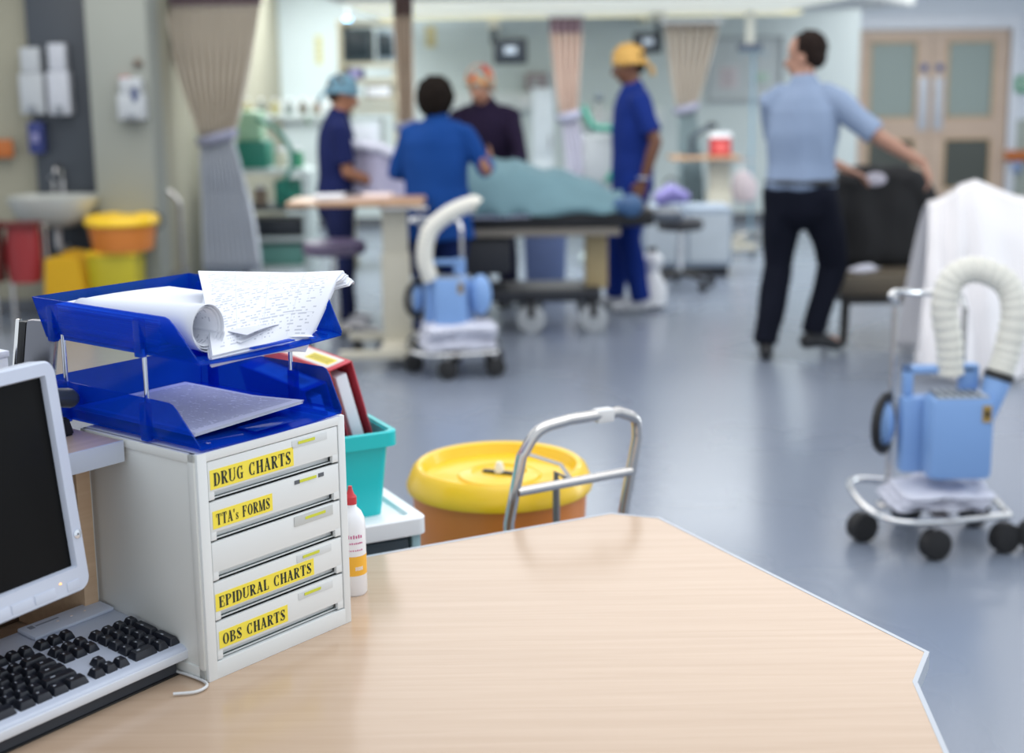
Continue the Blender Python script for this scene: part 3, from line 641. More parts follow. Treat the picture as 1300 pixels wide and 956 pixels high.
# ------------------------------------------------------------------ over-bed tables
tabwood = wood('table_veneer', '#a98565', '#b99676', rough=.35)
def overbed(px0, px1, pyt, colpx, colw, Y, label, rz=0, top_w=.42, basex=(-.35, .3)):
    x0 = at(px0, 100, Y).x; x1 = at(px1, 100, Y).x; xc = at(colpx, 100, Y).x; z = at(colpx, pyt, Y).z; cw = colw/FPX*Y/2
    t = thing('overbed_table', (xc, Y, 0), rz, label, 'table')
    MB().box(x0-xc, -top_w/2, z-.028, x1-xc, top_w/2, z, bev=.01).build('tabletop', tabwood, t)
    MB().box(-cw, -.05, .1, cw, .05, z-.3, bev=.01).build('lower_column', MATS.get('col_cream') or mat('col_cream', '#c4bfae', .5), t)
    MB().box(-cw*.88, -.042, z-.32, cw*.88, .042, z-.03, bev=.008).build('upper_column', MATS['col_cream'], t)
    MB().box(-cw*.6, -.18, z-.05, cw*2.5, .18, z-.029, bev=.006).build('support_bracket', steel, t)
    m = MB().box(-cw, -.28, .06, cw, .28, .12, bev=.015).box(basex[0], -.3, .06, basex[1], -.24, .105, bev=.01).box(basex[0], .24, .06, basex[1], .3, .105, bev=.01)
    m.build('base', MATS['col_cream'], t)
    for sx in basex:
        for sy in (-.27, .27):
            s_ = sx-.03*math.copysign(1, sx); MB().lathe([(.03, -.012), (.03, .012)], 16, M=Matrix.Translation((s_, sy, .03)) @ Matrix.Rotation(PI/2, 4, 'Y')).tube([(s_, sy, .03), (s_, sy, .07)], .008).build('castor', rubber, t)
    return t
ot1 = overbed(362, 535, 252, 496, 36, 7.8, 'beige over-bed table with cream column in front of the teal capped nurse', basex=(-.3, .1), top_w=.36)
ot2 = overbed(850, 938, 197, 915, 30, 12.2, 'distant over-bed table with cream column carrying a red box', basex=(-.3, .28))
z1 = at(496, 252, 7.8).z
for i, (px, rz, c, lab) in enumerate([(425, .2, '#dfdfe3', 'white paper stack on the beige over-bed table, left one'), (462, -.15, '#e3cfc8', 'pinkish white papers on the beige over-bed table, right one')]):
    t = thing('paper_pile', (at(px, 100, 7.8).x, 7.8, z1+.001), rz, lab, 'papers')
    for k in range(4): MB().box(-.13, -.1, k*.006, .13, .1, k*.006+.005, M=Matrix.Rotation(.08*math.sin(k*2.3+i), 4, 'Z')).build('sheet', mat('pap '+c, c, .7), t)
rb = thing('red_sharps_box', (at(914, 185, 12.15).x, 12.15, at(915, 197, 12.2).z+.001), 0, 'red box with white lid on the distant over-bed table', 'box')
MB().box(-.085, -.07, 0, .085, .07, .15, bev=.012).build('box_body', mat('box_red', '#b02a2e', .4), rb); MB().box(-.09, -.075, .15, .09, .075, .19, bev=.012).build('lid', white, rb)
MB().box(-.05, -.073, .04, .05, -.07, .1).build('label_panel', mat('rl', '#d66a66', .5), rb)
pk = thing('kidney_dish_stack', (at(878, 190, 12.2).x, 12.2, at(915, 197, 12.2).z+.001), 0, 'dark grey angled instrument on the distant over-bed table, left of the red box', 'instrument')
MB().tube([(0, 0, 0), (0, 0, .15), (.06, 0, .2), (.16, 0, .24)], .025).box(-.06, -.06, 0, .06, .06, .02, bev=.005).build('stand', MATS['arm_dark'], pk); MB().ell((.17, 0, .25), (.05, .03, .03)).build('head', MATS['monitor_dark'], pk)
bg = thing('hanging_bag', (at(946, 235, 12.7).x, 12.7, at(946, 258, 12.7).z), 0, 'pinkish white plastic bag hanging on a pole left of the shirted man', 'bag')
MB().limb([(0, 0, .04), (-.01, 0, .15), (-.04, 0, .26)], [(.1, .04), (.12, .05), (.07, .03)], side=(1, 0, 0)).build('pouch', mat('bag_pink', '#d3c4c8', .5), bg)
MB().tube([(-.04, 0, .28), (-.02, .06, .42)], .006).build('cord', white, bg)
dpole = thing('drip_stand', (at(952, 300, 12.85).x, 12.85, 0), 0, 'pale blue drip stand holding the pinkish white bag', 'stand')
MB().tube([(0, 0, .06), (0, 0, 1.72)], .014).tube([(-.12, 0, 1.66), (-.1, 0, 1.7), (.1, 0, 1.7), (.12, 0, 1.66)], .007).build('pole', mat('pale_blue_steel', '#8fb0c4', .4), dpole)
for k in range(5):
    a = 2*PI*k/5; MB().tube([(0, 0, .1), (.26*math.cos(a), .26*math.sin(a), .06)], .013).ell((.26*math.cos(a), .26*math.sin(a), .03), (.03, .03, .03)).build('leg', steel, dpole)
# ------------------------------------------------------------------ stools
def stool(loc, zs, r, seatm, label, base=steel):
    t = thing('swivel_stool', loc, .3, label, 'stool')
    MB().lathe([(.001, zs-.075), (r*.9, zs-.075), (r, zs-.06), (r, zs-.02), (r*.93, zs-.003), (r*.6, zs), (.001, zs)], 40, caps=False).build('seat', seatm, t)
    MB().tube([(0, 0, .1), (0, 0, zs*.6)], .026).tube([(0, 0, zs*.6), (0, 0, zs-.075)], .016).build('gas_column', chrome, t)
    for k in range(5):
        a = 2*PI*k/5; g = MB().tube([(0, 0, .11), (.13*math.cos(a), .13*math.sin(a), .1), (.25*math.cos(a), .25*math.sin(a), .07)], .017).build('leg', base, t)
        MB().lathe([(.028, -.02), (.028, .02)], 14, M=Matrix.Translation((.25*math.cos(a), .25*math.sin(a), .028)) @ Matrix.Rotation(a, 4, 'Z') @ Matrix.Rotation(PI/2, 4, 'X')).tube([(.25*math.cos(a), .25*math.sin(a), .028), (.25*math.cos(a), .25*math.sin(a), .07)], .008).build('castor', rubber, g)
p = at(424, 306, 8.25); stool((p.x, 8.25, 0), p.z, .185, mat('plum_vinyl', '#594e68', .4), 'purple round swivel stool under the beige over-bed table')
p = at(862, 262, 10.2); stool((p.x+.02, 10.3, 0), .5, .17, mat('black_vinyl', '#22242b', .4), 'black swivel stool with chrome column behind the yellow capped man', black)
# ------------------------------------------------------------------ bed
bx0, bx1, byc = -1.1, .9, 8.8
bed = thing('patient_trolley_bed', (0, byc, 0), 0, 'patient trolley bed with black mattress and cream columns', 'bed')
zb = lambda y, Y=8.47: at(700, y, Y).z
navy = mat('bed_underframe', '#23262e', .5); cr = MATS['col_cream']
MB().box(-.75, -.33, zb(289), .86, .33, zb(268), bev=.02).build('mattress', mat('mattress_black', '#121317', .45), bed)
MB().box(-.72, -.3, zb(301), .66, .3, zb(290), bev=.01).build('side_frame', mat('frame_taupe', '#8b847a', .45), bed)
for px in (760, 560): x = at(px, 100, 8.5).x; MB().box(x-.07, -.07, .24, x+.07, .07, zb(300), bev=.012).build('lift_column', mat('col_tan', '#b3a077', .5), bed)
MB().box(-.75, -.2, .18, .55, .2, .26, bev=.02).build('base_frame', navy, bed)
MB().box(-.7, -.24, .36, .0, .24, zb(305), bev=.03).build('under_cover', navy, bed)
for sx in (-.7, .12, .5):
    for sy in (-.25, .25): MB().lathe([(.03, -.028), (.085, -.02), (.085, .02), (.03, .028)], 24, M=Matrix.Translation((sx, sy, .086)) @ Matrix.Rotation(PI/2, 4, 'X')).build('wheel', gw, bed); MB().box(sx-.02, sy-.04, .1, sx+.02, sy+.04, .2, bev=.006).build('wheel_fork', rubber, bed)
MB().box(.8, -.2, zb(284)-.015, 1.05, .15, zb(275), bev=.02).build('foot_extension', mat('slate_pad', '#4c5562', .5), bed)
MB().ell((.72, -.36, zb(262)), (.07, .04, .07)).ell((.66, -.34, zb(262)), (.05, .03, .05)).build('side_knob', mat('knob_blue', '#3b5d86', .4), bed)
def cover(name, parent, x0, x1, ztopf, drop, m, y0=-.36, y1=.36, thick=.012, nx=60, ny=30, wr=.012):
    mb = MB()
    def fn(u, v):
        x = x0+(x1-x0)*u; s_ = (v-.5)*2; top = ztopf(x)
        a = abs(s_); yy = math.copysign(min(a/.72, 1), s_)*((y1-y0)/2)+(y0+y1)/2
        z = top*(math.sqrt(max(0, 1-(min(a/.72, 1))**2.4))*.75+.25 if False else 1)
        prof = (1-min(a/.72, 1)**2.2)
        base = zb(268)+.012
        z = base+(top-base)*prof
        if a > .72: z = base-drop*(a-.72)/.28
        z += wr*noise.noise(Vector((x*6, yy*7, z*3)))*(1.2 if a < .72 else .8); yy += wr*1.5*math.sin(x*22+3*noise.noise(Vector((x*3, 0, 0))))*max(0, a-.6)
        return (x, yy, z)
    mb.sheet(fn, nx, ny, thick); return mb.build(name, m, parent, ang=180)
bs = thing('bed_sheet', (0, byc, 0), 0, 'white sheet hanging over the edge of the patient trolley bed', 'sheet')
cover('sheet_cloth', bs, -.72, .12, lambda x: zb(264)+.03, .05, mat('sheet_lilac', '#c3c7dc', .8), -.35, .35)
tb = thing('teal_blanket', (0, byc, 0), 0, 'pale teal blanket bulging over a figure on the bed', 'blanket')
def zbl(x):
    pts = [(-1, 1.02), (-.5, 1.09), (-.15, 1.07), (0, 1.03), (.25, .98), (.45, .92), (.65, .84), (.8, .81)]
    for (a, za), (b_, zb_) in zip(pts, pts[1:]):
        if a <= x <= b_: t = (x-a)/(b_-a); t = t*t*(3-2*t); return za+(zb_-za)*t
    return .8
cover('blanket_cloth', tb, -.3, .7, zbl, .03, mat('blanket_teal', '#66868f', .9, var=.12, scale=9, bump=.3, bscale=25), -.37, .37, wr=.03)
# storage under / behind the bed
def crate(loc, sx, sy, sz, body, lid, label):
    t = thing('storage_box', loc, 0, label, 'box')
    MB().box(-sx/2, -sy/2, 0, sx/2, sy/2, sz*.85, bev=.015, taper=.9).build('box_body', body, t); MB().box(-sx/2-.01, -sy/2-.01, sz*.85, sx/2+.01, sy/2+.01, sz, bev=.01).build('lid', lid, t)
crate((at(692, 330, 9.95).x, 10.0, .0), .3, .3, .52, mat('box_periwinkle', '#7487b5', .4), mat('lid_pale', '#c6d2e4', .4), 'periwinkle storage box with pale lid seen under the bed')
bt = thing('white_flask', (at(829, 345, 9.35).x, 9.4, 0), 0, 'white bulbous plastic bottle on the floor behind the blue trouser leg', 'bottle')
MB().lathe([(.05, 0), (.095, .03), (.1, .14), (.06, .22), (.045, .25), (.07, .29), (.07, .34), (.03, .38)], 24).build('flask', white, bt); MB().lathe([(.03, .38), (.03, .41)], 16).build('cap', rubber, bt)
pb = thing('purple_bag', (at(852, 240, 10.9).x, 10.9, at(852, 262, 10.9).z), 0, 'lilac bag on the grey ledge right of the yellow capped man', 'bag')
MB().limb([(-.08, 0, .06), (0, 0, .1), (.1, 0, .07)], [(.07, .06), (.1, .08), (.06, .05)], side=(0, 1, 0)).build('bag_body', mat('lilac_bag', '#8079b5', .6), pb); MB().tube(arc((0, 0, .17), .05, 0, PI, 8), .008).build('handle', black, pb)
lc = thing('ledge_cabinet', (at(862, 300, 11.0).x, 11.0, 0), 0, 'low grey blue cabinet under the lilac bag', 'cabinet')
MB().box(-.3, -.22, .08, .38, .22, pb.location.z-.005, bev=.012).build('carcass', mat('cab_grey_blue', '#929fae', .5), lc); MB().box(-.28, -.235, .12, .03, -.221, pb.location.z-.05).box(.05, -.235, .12, .36, -.221, pb.location.z-.05).build('door', MATS['cab_white'], lc)
MB().box(-.28, -.18, 0, .36, .2, .08).build('plinth', navy, lc)
# teal hoses and box beyond the bed
hz = thing('breathing_circuit', (at(760, 165, 11.6).x, 11.6, 0), 0, 'teal breathing hose stand left of the yellow capped man', 'breathing apparatus')
zh = lambda y: at(760, y, 11.6).z
MB().tube([(0, 0, .08), (0, 0, zh(170))], .02).box(-.15, -.15, .0, .15, .15, .08, bev=.02).build('pole_stand', trw, hz); MB().tube(bez([(-.13, -.1, zh(135)), (-.05, -.14, zh(160)), (.1, -.14, zh(165)), (.16, -.1, zh(200)), (.06, -.1, zh(230))]), .025).build('corrugated_hose', teal, hz)
MB().box(-.12, -.09, zh(235), .1, .09, zh(172), bev=.02).build('absorber', mat('absorber_grey', '#a7abae', .4), hz); MB().ell((-.0, -.05, zh(124)), (.035, .03, .035)).build('gauge', MATS['arm_dark'], hz)
MB().tube([(0, 0, zh(172)), (0, 0, zh(120))], .012).build('riser', steel, hz)

# ------------------------------------------------------------------ warm-air blowers
blue = mat('blower_blue', '#7ea3d6', .4, var=.03); hosem = mat('hose_cream', '#dcdad0', .5, bump=.1)
linen = mat('linen_white', '#c9cbd8', .85, var=.05, scale=10)
def linen_bundle(loc, rz, label, sx=.2, sy=.16, h=.09, seed=1):
    t = thing('folded_linen', loc, rz, label, 'linen'); random.seed(seed)
    for k in range(3):
        m = MB(); c = (random.uniform(-.02, .02), random.uniform(-.02, .02)); z0 = h*k/3
        for j in range(3):
            a = random.uniform(-.3, .3); m.limb([(c[0]-sx*.9, c[1]+(j-1)*sy*.5, z0+h*.2), (c[0], c[1]+(j-1)*sy*.5+.02, z0+h*.26), (c[0]+sx*.85, c[1]+(j-1)*sy*.5, z0+h*.18)], [(sy*.45, h*.17), (sy*.55, h*.24), (sy*.4, h*.15)], side=(0, 1, 0))
        fuse(m, 'linen_fold', linen, t, .008, 4, .012, 18, seed+k)
    return t
def blower(loc, rz, label, hose_pts, unit, s=1.0, noz=None, pole=(-.2, .86)):
    """unit: x0, x1, z0, z1 of the blue case"""
    t = thing('warming_blower', loc, rz, label, 'warming unit')
    ux0, ux1, uz0, uz1 = unit
    # base ring of chrome tube on castors
    R = .225*s; ring = arc((-.0, 0, .15), R, 0, 2*PI, 8, (1, 0, 0), (0, .72, 0))[:-1]
    pts = bez([(R*1.0, -.14, .13), (-R*.5, -.2, .13), (-R*1.05, -.12, .15), (-R*1.05, .14, .17), (-R*.3, .2, .15), (R*.95, .16, .13)]+[(R*1.0, -.16, .13)], 60)[:-1]
    MB().tube(pts, .011, closed=True).build('base_ring', chrome, t)
    MB().box(-R*.8, -.03, .12, R*.9, .03, .135, bev=.005).box(-.03, -.2, .12, .03, .18, .134, bev=.004).build('base_spider', steel, t)
    for (x, y) in ((R*.95, -.13), (-R*.15, -.19), (-R*1.0, -.0), (-R*.1, .19), (R*.9, .15)):
        c = MB().lathe([(.02, -.03), (.05, -.024), (.052, 0), (.05, .024), (.02, .03)], 22, M=Matrix.Translation((x, y, 0.052)) @ Matrix.Rotation(.4, 4, 'Z') @ Matrix.Rotation(PI/2, 4, 'X')).build('castor', rubber, t)
        MB().tube([(x, y, .05), (x, y, .125)], .009).build('castor_stem', steel, c)
    zt = pole[1]
    MB().tube([(ux0, .1, .14), (ux0, .1, zt-.03)], .011).tube([(ux1-.08, .14, .14), (ux1-.08, .14, zt-.06)], .011).build('pole', steel, t)
    MB().tube(bez([(ux0, .1, zt-.03), (ux0-.01, .06, zt), (ux0-.05, -.03, zt+.015), (ux0-.02, .02, zt+.025), (ux0+.1, .14, zt), (ux1-.1, .17, zt-.01), (ux1-.08, .14, zt-.06)], 40), .011).build('push_handle', chrome, t)
    # case: back plate with carry handle opening, stepped front, grille top
    c = MB().box(ux0+.01, .02, uz0+.03, ux1-.06, .09, uz1, bev=.012)
    MB().box(ux0+.01, -.0, uz0, ux1-.02, .07, uz1-.1, bev=.02).build('rear_case', blue, t)
    MB().box(ux0+.07, -.13, uz0+.01, ux1-.05, .0, uz1-.075, bev=.03).build('front_case', blue, t)
    w_ = .022; hb = MB().box(ux0+.02, .02, uz1-.1, ux0+.02+w_*1.4, .07, uz1, bev=.008).box(ux0+.02, .02, uz1-.025, ux1-.07, .07, uz1, bev=.008).box(ux1-.12, .02, uz1-.1, ux1-.06, .07, uz1+.005, bev=.008)
    hb.build('carry_handle', blue, t)
    g = MB()
    for k in range(6): x = ux0+.09+k*(ux1-ux0-.17)/6; g.box(x, -.11, uz1-.077, x+.012, -.02, uz1-.068, bev=.002)
    g.build('control_keys', MATS['arm_dark'], t)
    MB().box(ux0+.09, -.118, uz1-.079, ux1-.07, -.012, uz1-.0725).build('control_panel', mat('panel_pale', '#aab2bc', .4), t)
    MB().box(ux1-.095, -.1335, uz1-.155, ux1-.066, -.129, uz1-.1).build('warning_label', mat('amber_label', '#a88a44', .5), t)
    MB().box(ux1-.088, -.1345, uz1-.14, ux1-.073, -.133, uz1-.115).build('label_mark', rubber, t)
    # hose
    hp = bez(hose_pts, 120); n = len(hp)
    MB().tube(hp, .04, n=20, rfun=lambda u: .0435*s+.0022*math.sin(u*n*1.45)).build('air_hose', hosem, t)
    if noz:
        x, y, z = hose_pts[-1]; d = (Vector(hose_pts[-1])-Vector(hose_pts[-2])).normalized()
        q = Vector(hose_pts[-1]); MB().tube([q-d*.005, q+d*.02], .049).build('hose_clamp', black, t)
        MB().limb([q+d*.02, q+d*.1, q+d*.19], [(.045, .045), (.05, .035), (.03, .025)]).build('nozzle', blue, t)
    # cable wound on its hooks at the side
    MB().tube(arc((ux0-.03, .06, (uz0+uz1)/2-.02), .095, 0, 2*PI, 24, (.5, .8, 0), (0, 0, 1))[:-1], .013, closed=True).tube(arc((ux0-.045, .05, (uz0+uz1)/2-.02), .085, 0, 2*PI, 24, (.5, .8, 0), (0, 0, 1))[:-1], .01, closed=True).build('power_cable', rubber, t)
    MB().ell((ux0-.03, .06, (uz0+uz1)/2-.02), (.03, .06, .075)).build('cable_hub', blue, t)
    return t
bp_ = onz(1185, 690, 0); BY2 = 4.62
bl_loc = (at(1180, 640, BY2).x, BY2, 0)
blower(bl_loc, 0, 'pale blue warm-air blower on chrome stand beside the draped white sheet, right foreground', [(.06, .03, .57), (.05, .03, .68), (.03, .03, .80), (.055, .03, .895), (.13, .02, .925), (.22, .0, .88), (.245, -.02, .79), (.225, -.03, .66), (.20, -.04, .585)], (-.115, .215, .235, .6), noz=True, pole=(-.1, .83))
linen_bundle((bl_loc[0]+.02, BY2-.03, .138), 0, 'folded white linen on the base of the blue blower, right foreground', .17, .14, .06)
W2 = 7.45
blower((at(578, 440, W2).x, W2, 0), 0, 'cream hosed pale blue warm-air blower in front of the woman in the blue gown', [(-.12, -.02, .5), (-.15, -.03, .62), (-.12, -.03, .76), (-.02, -.03, .85), (.1, -.03, .9), (.13, -.03, .89)], (-.17, .12, .22, .6), noz=False, pole=(-.02, .8))
MB().ell((.14, -.03, .42), (.06, .05, .11)).build('spare_reel', blue, bpy.data.objects['warming_blower.001'])
linen_bundle((at(585, 440, W2).x, W2-.03, .138), .2, 'rumpled white linen on the base of the distant blower', .2, .15, .13, seed=4)
# small wheeled object cut by the right edge
rc = thing('edge_castor_trolley', (at(1312, 700, 4.5).x, 4.5, 0), 0, 'black castor of a trolley cut off by the right picture edge', 'castor')
MB().lathe([(.03, -.03), (.055, -.024), (.055, .024), (.03, .03)], 22, M=Matrix.Translation((0, 0, .055)) @ Matrix.Rotation(PI/2, 4, 'X')).build('wheel', rubber, rc); MB().tube([(0, 0, .05), (0, 0, .16)], .02).build('stem', black, rc)

# ------------------------------------------------------------------ armchair, jacket, draped sheet
AC = thing('armchair', (at(1115, 400, 8.2).x, 8.2, 0), 0, 'olive brown padded chair behind the black jacket', 'chair')
ol = mat('olive_vinyl', '#5d5548', .45); zs = at(1110, 348, 7.95).z; dk = mat('chair_frame', '#2c2a28', .5)
MB().box(-.3, -.3, zs-.12, .3, .25, zs, bev=.035).build('seat', ol, AC)
MB().box(-.28, .2, zs-.02, .28, .3, at(1110, 228, 8.4).z, bev=.04).build('backrest', mat('slate_vinyl', '#3b434e', .5), AC)
for sx in (-.26, .26):
    for sy in (-.25, .24): MB().limb([(sx, sy, .02), (sx*.97, sy, zs-.11)], [.024, .028], rounded=(False, False)).build('leg', dk, AC)
MB().box(-.27, -.27, zs-.17, .27, .27, zs-.12, bev=.008).build('seat_frame', dk, AC)
wl = thing('white_cloth', (AC.location.x-.1, 8.05, zs+.001), .2, 'crumpled white cloth lying on the olive seat', 'cloth')
m = MB()
for k in range(5): m.ell((random.uniform(-.1, .02), random.uniform(-.06, .06), .012), (.07, .05, .014))
fuse(m, 'cloth_fold', linen, wl, .008, 4, .02, 20)
jk = thing('black_jacket', (AC.location.x-.0, 8.32, 0), 0, 'black jacket with pale collar label draped over the chair back', 'jacket')
jm = mat('jacket_black', '#0e0f12', .85, bump=.2); zj = at(1120, 216, 8.25).z
m = MB().limb([(.0, -.0, .5), (.0, -.0, .75), (-.0, 0, zj-.05)], [(.32, .12), (.33, .11), (.28, .09)], side=(1, 0, 0))
m.limb([(-.22, 0, zj-.08), (.2, 0, zj-.06)], [(.09, .07), (.09, .07)])
m.limb([(.2, .0, zj-.07), (.35, -.03, zj-.27), (.385, -.04, zj-.48), (.27, -.05, .42)], [(.09, .08), (.085, .07), (.08, .06), (.055, .05)])
m.limb([(-.22, .0, zj-.08), (-.3, -.05, zj-.35), (-.28, -.09, .5)], [(.08, .07), (.08, .06), (.06, .05)])
fuse(m, 'jacket_shell', jm, jk, .014, 6, .03, 7, 3)
MB().ell((-.04, -.1, zj-.05), (.065, .012, .04)).build('collar_label', mat('label_pale', '#a9a6b2', .6), jk)
MB().tube(arc((-.04, -.06, zj-.01), .1, PI, 2*PI, 14, (1, 0, 0), (0, .3, .4)), .02, flat=.7).build('collar', jm, jk)
# white sheet over a tall frame
ds = thing('draped_sheet', (at(1245, 400, 7.2).x, 7.2, 0), 0, 'large white sheet draped over a tall frame right of the black jacket', 'sheet')
dr = mat('drape_white', '#e6e3e4', .85, var=.03, scale=5)
zd = lambda y: at(1245, y, 7.2).z
Xd = lambda px: at(px, 100, 7.2).x-ds.location.x
def drape(u, v):
    # u round the front from left to right, v from hem to ridge
    ridge = [(1192, 258), (1212, 250), (1226, 236), (1248, 229), (1300, 250), (1360, 262)]
    hem = [(1160, 452), (1185, 462), (1215, 470), (1250, 476), (1310, 480), (1370, 480)]
    k = u*5; i = min(4, int(k)); f = k-i
    rp = [ridge[i][j]*(1-f)+ridge[i+1][j]*f for j in (0, 1)]; hp = [hem[i][j]*(1-f)+hem[i+1][j]*f for j in (0, 1)]
    x = Xd(hp[0])*(1-v**.75)+Xd(rp[0])*v**.75; z = max(.03, zd(hp[1]))*(1-v)+zd(rp[1])*v
    fold = .03*(1-v*.7)*math.sin(u*26+2*math.sin(v*2))+.02*noise.noise(Vector((u*4, v*4, 0)))
    return (x, -.28+.3*v**1.5+fold+.12*abs(u-.5), z)
m = MB(); m.sheet(drape, 70, 30, .004); m.build('front_fall', dr, ds, ang=180)
m = MB(); m.sheet(lambda u, v: (drape(u, 1)[0]*(1)+.03*math.sin(u*20)*(1-v), drape(u, 1)[1]+.02+.5*(1-v)**.7, drape(u, 1)[2]*v+.03*(1-v)), 50, 20, .004); m.build('rear_fall', dr, ds, ang=180)
fb = thing('bed_frame_end', (ds.location.x+.08, 7.26, 0), 0, 'steel tube frame standing under the large white draped sheet', 'frame')
MB().tube([(-.1, 0, 0), (-.1, 0, zd(275))], .018).tube([(.42, 0, 0), (.42, 0, zd(280))], .018).tube([(-.1, 0, zd(278)), (.42, 0, zd(283))], .018).build('tube_frame', steel, fb)
# ------------------------------------------------------------------ people
SK = {}
def skin(c):
    if c not in SK: SK[c] = mat('skin '+c, c, .55, var=.06, scale=14)
    return SK[c]
def rotz(v, a): return Vector((v[0]*math.cos(a)-v[1]*math.sin(a), v[0]*math.sin(a)+v[1]*math.cos(a), v[2]))
def person(label, loc, yaw, H, skin_c, top_c, trou_c, shoe_c, hair_c, cap=None, lean=(0, 0), head_yaw=0, head_tilt=.15,
           arms=None, legs=None, sleeve=.5, long_sleeve=False, belt=None, build=1.0, top_hem=.82, bare_arms=True, hairstyle='short', gown=False, trousers=True, cap2=None, topvar=.06):
    k = H/1.75; t = thing('person', loc, yaw, label, 'person')
    P = lambda x, y, z: Vector((x*k, y*k, z*k))
    piv = P(0, 0, .95); cl, sl = lean   # lean forward (y), lean sideways (x)
    def up(v):
        d = v-piv; d = Matrix.Rotation(-cl, 3, 'X') @ d; d = Matrix.Rotation(sl, 3, 'Y') @ d; return piv+d
    b = build
    A = {'L': ((-.235, -.02, 1.13), (-.25, .06, .88)), 'R': ((.235, -.02, 1.13), (.25, .06, .88))}
    if arms: A.update(arms)
    Lg = {'L': ((-.105, .02, .5), (-.11, -.02, .09), 0), 'R': ((.105, .02, .5), (.11, -.02, .09), 0)}
    if legs: Lg.update(legs)
    sh = {'L': up(P(-.168*b, 0, 1.395)), 'R': up(P(.168*b, 0, 1.395))}
    arm = {s: (sh[s], P(*A[s][0]), P(*A[s][1])) for s in 'LR'}
    neck = up(P(0, .0, 1.47)); hc = up(P(0, .03, 1.625))
    HM = Matrix.Translation(hc) @ Matrix.Rotation(head_yaw, 4, 'Z') @ Matrix.Rotation(-head_tilt, 4, 'X') @ Matrix.Scale(k, 4)
    hp = lambda x, y, z: HM @ Vector((x, y, z))
    # ---- the body: one welded surface
    m = MB()
    tor = [(.86, .13, .1), (.95, .16, .11), (1.06, .14, .1), (1.22, .155, .108), (1.34, .15, .095), (1.40, .10, .065)]
    m.limb([up(P(0, 0, z)) for z, _, _ in tor], [(a*k*b, c*k*b) for _, a, c in tor], n=20, side=(1, 0, 0))
    m.limb([neck-Vector((0, 0, .04)), neck.lerp(hc, .5), hc], [.062*k, .055*k, .06*k])
    R3 = HM.to_3x3().to_4x4().normalized()
    m.ell(hp(0, -.005, .035), (.078*k, .098*k, .092*k), R3); m.ell(hp(0, .035, -.035), (.06*k, .062*k, .08*k), R3); m.ell(hp(0, .052, -.085), (.036*k, .035*k, .028*k), R3)
    m.limb([hp(0, .085, .015), hp(0, .112, -.03)], [.011*k, .017*k]); m.ell(hp(0, .092, -.062), (.024*k, .012*k, .012*k), R3)
    for s in (-1, 1): m.ell(hp(s*.08, -.008, -.012), (.012*k, .022*k, .034*k), R3)
    for s, sg in (('L', -1), ('R', 1)):
        S_, E_, W_ = arm[s]
        m.limb([S_, S_.lerp(E_, .5), E_], [.047*k, .045*k, .039*k]); m.limb([E_, E_.lerp(W_, .35), W_], [.04*k, .04*k, .026*k])
        d = (W_-E_).normalized(); hd = A[s][2] if len(A[s]) > 2 else None
        d = Vector(hd).normalized() if hd else d
        pn = Vector((sg, 0, 0)) if abs(d.x) < .8 else Vector((0, 0, 1))       # palm normal
        wdir = d.cross(pn).normalized(); pn = wdir.cross(d).normalized()
        pc = W_+d*.05*k
        m.limb([W_, W_+d*.03*k, W_+d*.085*k], [(.026*k, .02*k), (.038*k, .016*k), (.04*k, .014*k)], side=wdir)
        curl = A[s][3] if len(A[s]) > 3 else .35
        fw = 1 if wdir.y > 0 or d.z < -.5 else -1
        for j in range(4):
            o = (j-1.5)*.0215*k; L = (.068, .078, .072, .056)[j if fw > 0 else 3-j]*k; q = W_+d*.082*k+wdir*o; pts = [q]; dd = d
            for sgm in (.45, .32, .25):
                dd = (dd-pn*sg*0-pn*curl).normalized() if sg > 0 else (dd-pn*curl).normalized(); pts.append(pts[-1]+dd*L*sgm)
            m.limb(pts, [.0092*k, .0088*k, .008*k, .007*k], n=8)
        th = W_+d*.025*k+wdir*.03*k*fw; m.limb([th, th+(d*.6+wdir*fw*.7).normalized()*.035*k, th+(d*.6+wdir*fw*.7).normalized()*.035*k+(d-pn*.3).normalized()*.028*k], [.013*k, .011*k, .009*k], n=8)
    foot = {}
    for s, sg in (('L', -1), ('R', 1)):
        K_, An, fy = Lg[s]; K_, An = P(*K_), P(*An); Hj = P(sg*.085*b, 0, .9)
        m.limb([Hj, Hj.lerp(K_, .5), K_], [.085*k*b, .07*k*b, .052*k]); m.limb([K_, K_.lerp(An, .3), An], [.052*k, .053*k, .034*k])
        f = Vector((math.sin(fy), math.cos(fy), 0)); foot[s] = (Hj, K_, An, f)
        toe = An+f*.15*k; toe.z = max(.03*k, An.z-.055*k); heel = An-f*.04*k; heel.z = An.z-.04*k
        m.limb([heel, An+f*.04*k+Vector((0, 0, -.03*k)), toe], [.03*k, .035*k, .025*k])
    fuse(m, 'body', skin(skin_c), t, .0065, 3)
    # ---- face
    fm = mat('eye_white', '#c9c4bd', .3); dm_ = mat('eye_dark', '#2a1f1a', .3)
    for s in (-1, 1):
        e = MB().ell(hp(s*.03, .083, .01), (.013*k, .009*k, .008*k), R3, 10).build('eye', fm, t); MB().ell(hp(s*.03, .0905, .01), (.005*k, .003*k, .005*k), R3, 8).build('iris', dm_, e)
        MB().limb([hp(s*.018, .094, .027), hp(s*.045, .083, .027)], [.0035*k, .003*k], n=6).build('eyebrow', mat('hair '+hair_c, hair_c, .9, spec=.1), t)
    MB().limb([hp(-.02, .096, -.062), hp(0, .102, -.064), hp(.02, .096, -.062)], [.004*k, .006*k, .004*k], n=8).build('lips', mat('lips '+skin_c, skin_c, .5, var=.2), t)
    # ---- hair and cap
    hm = mat('hair '+hair_c, hair_c, .9, bump=.3, bscale=60, spec=.1)
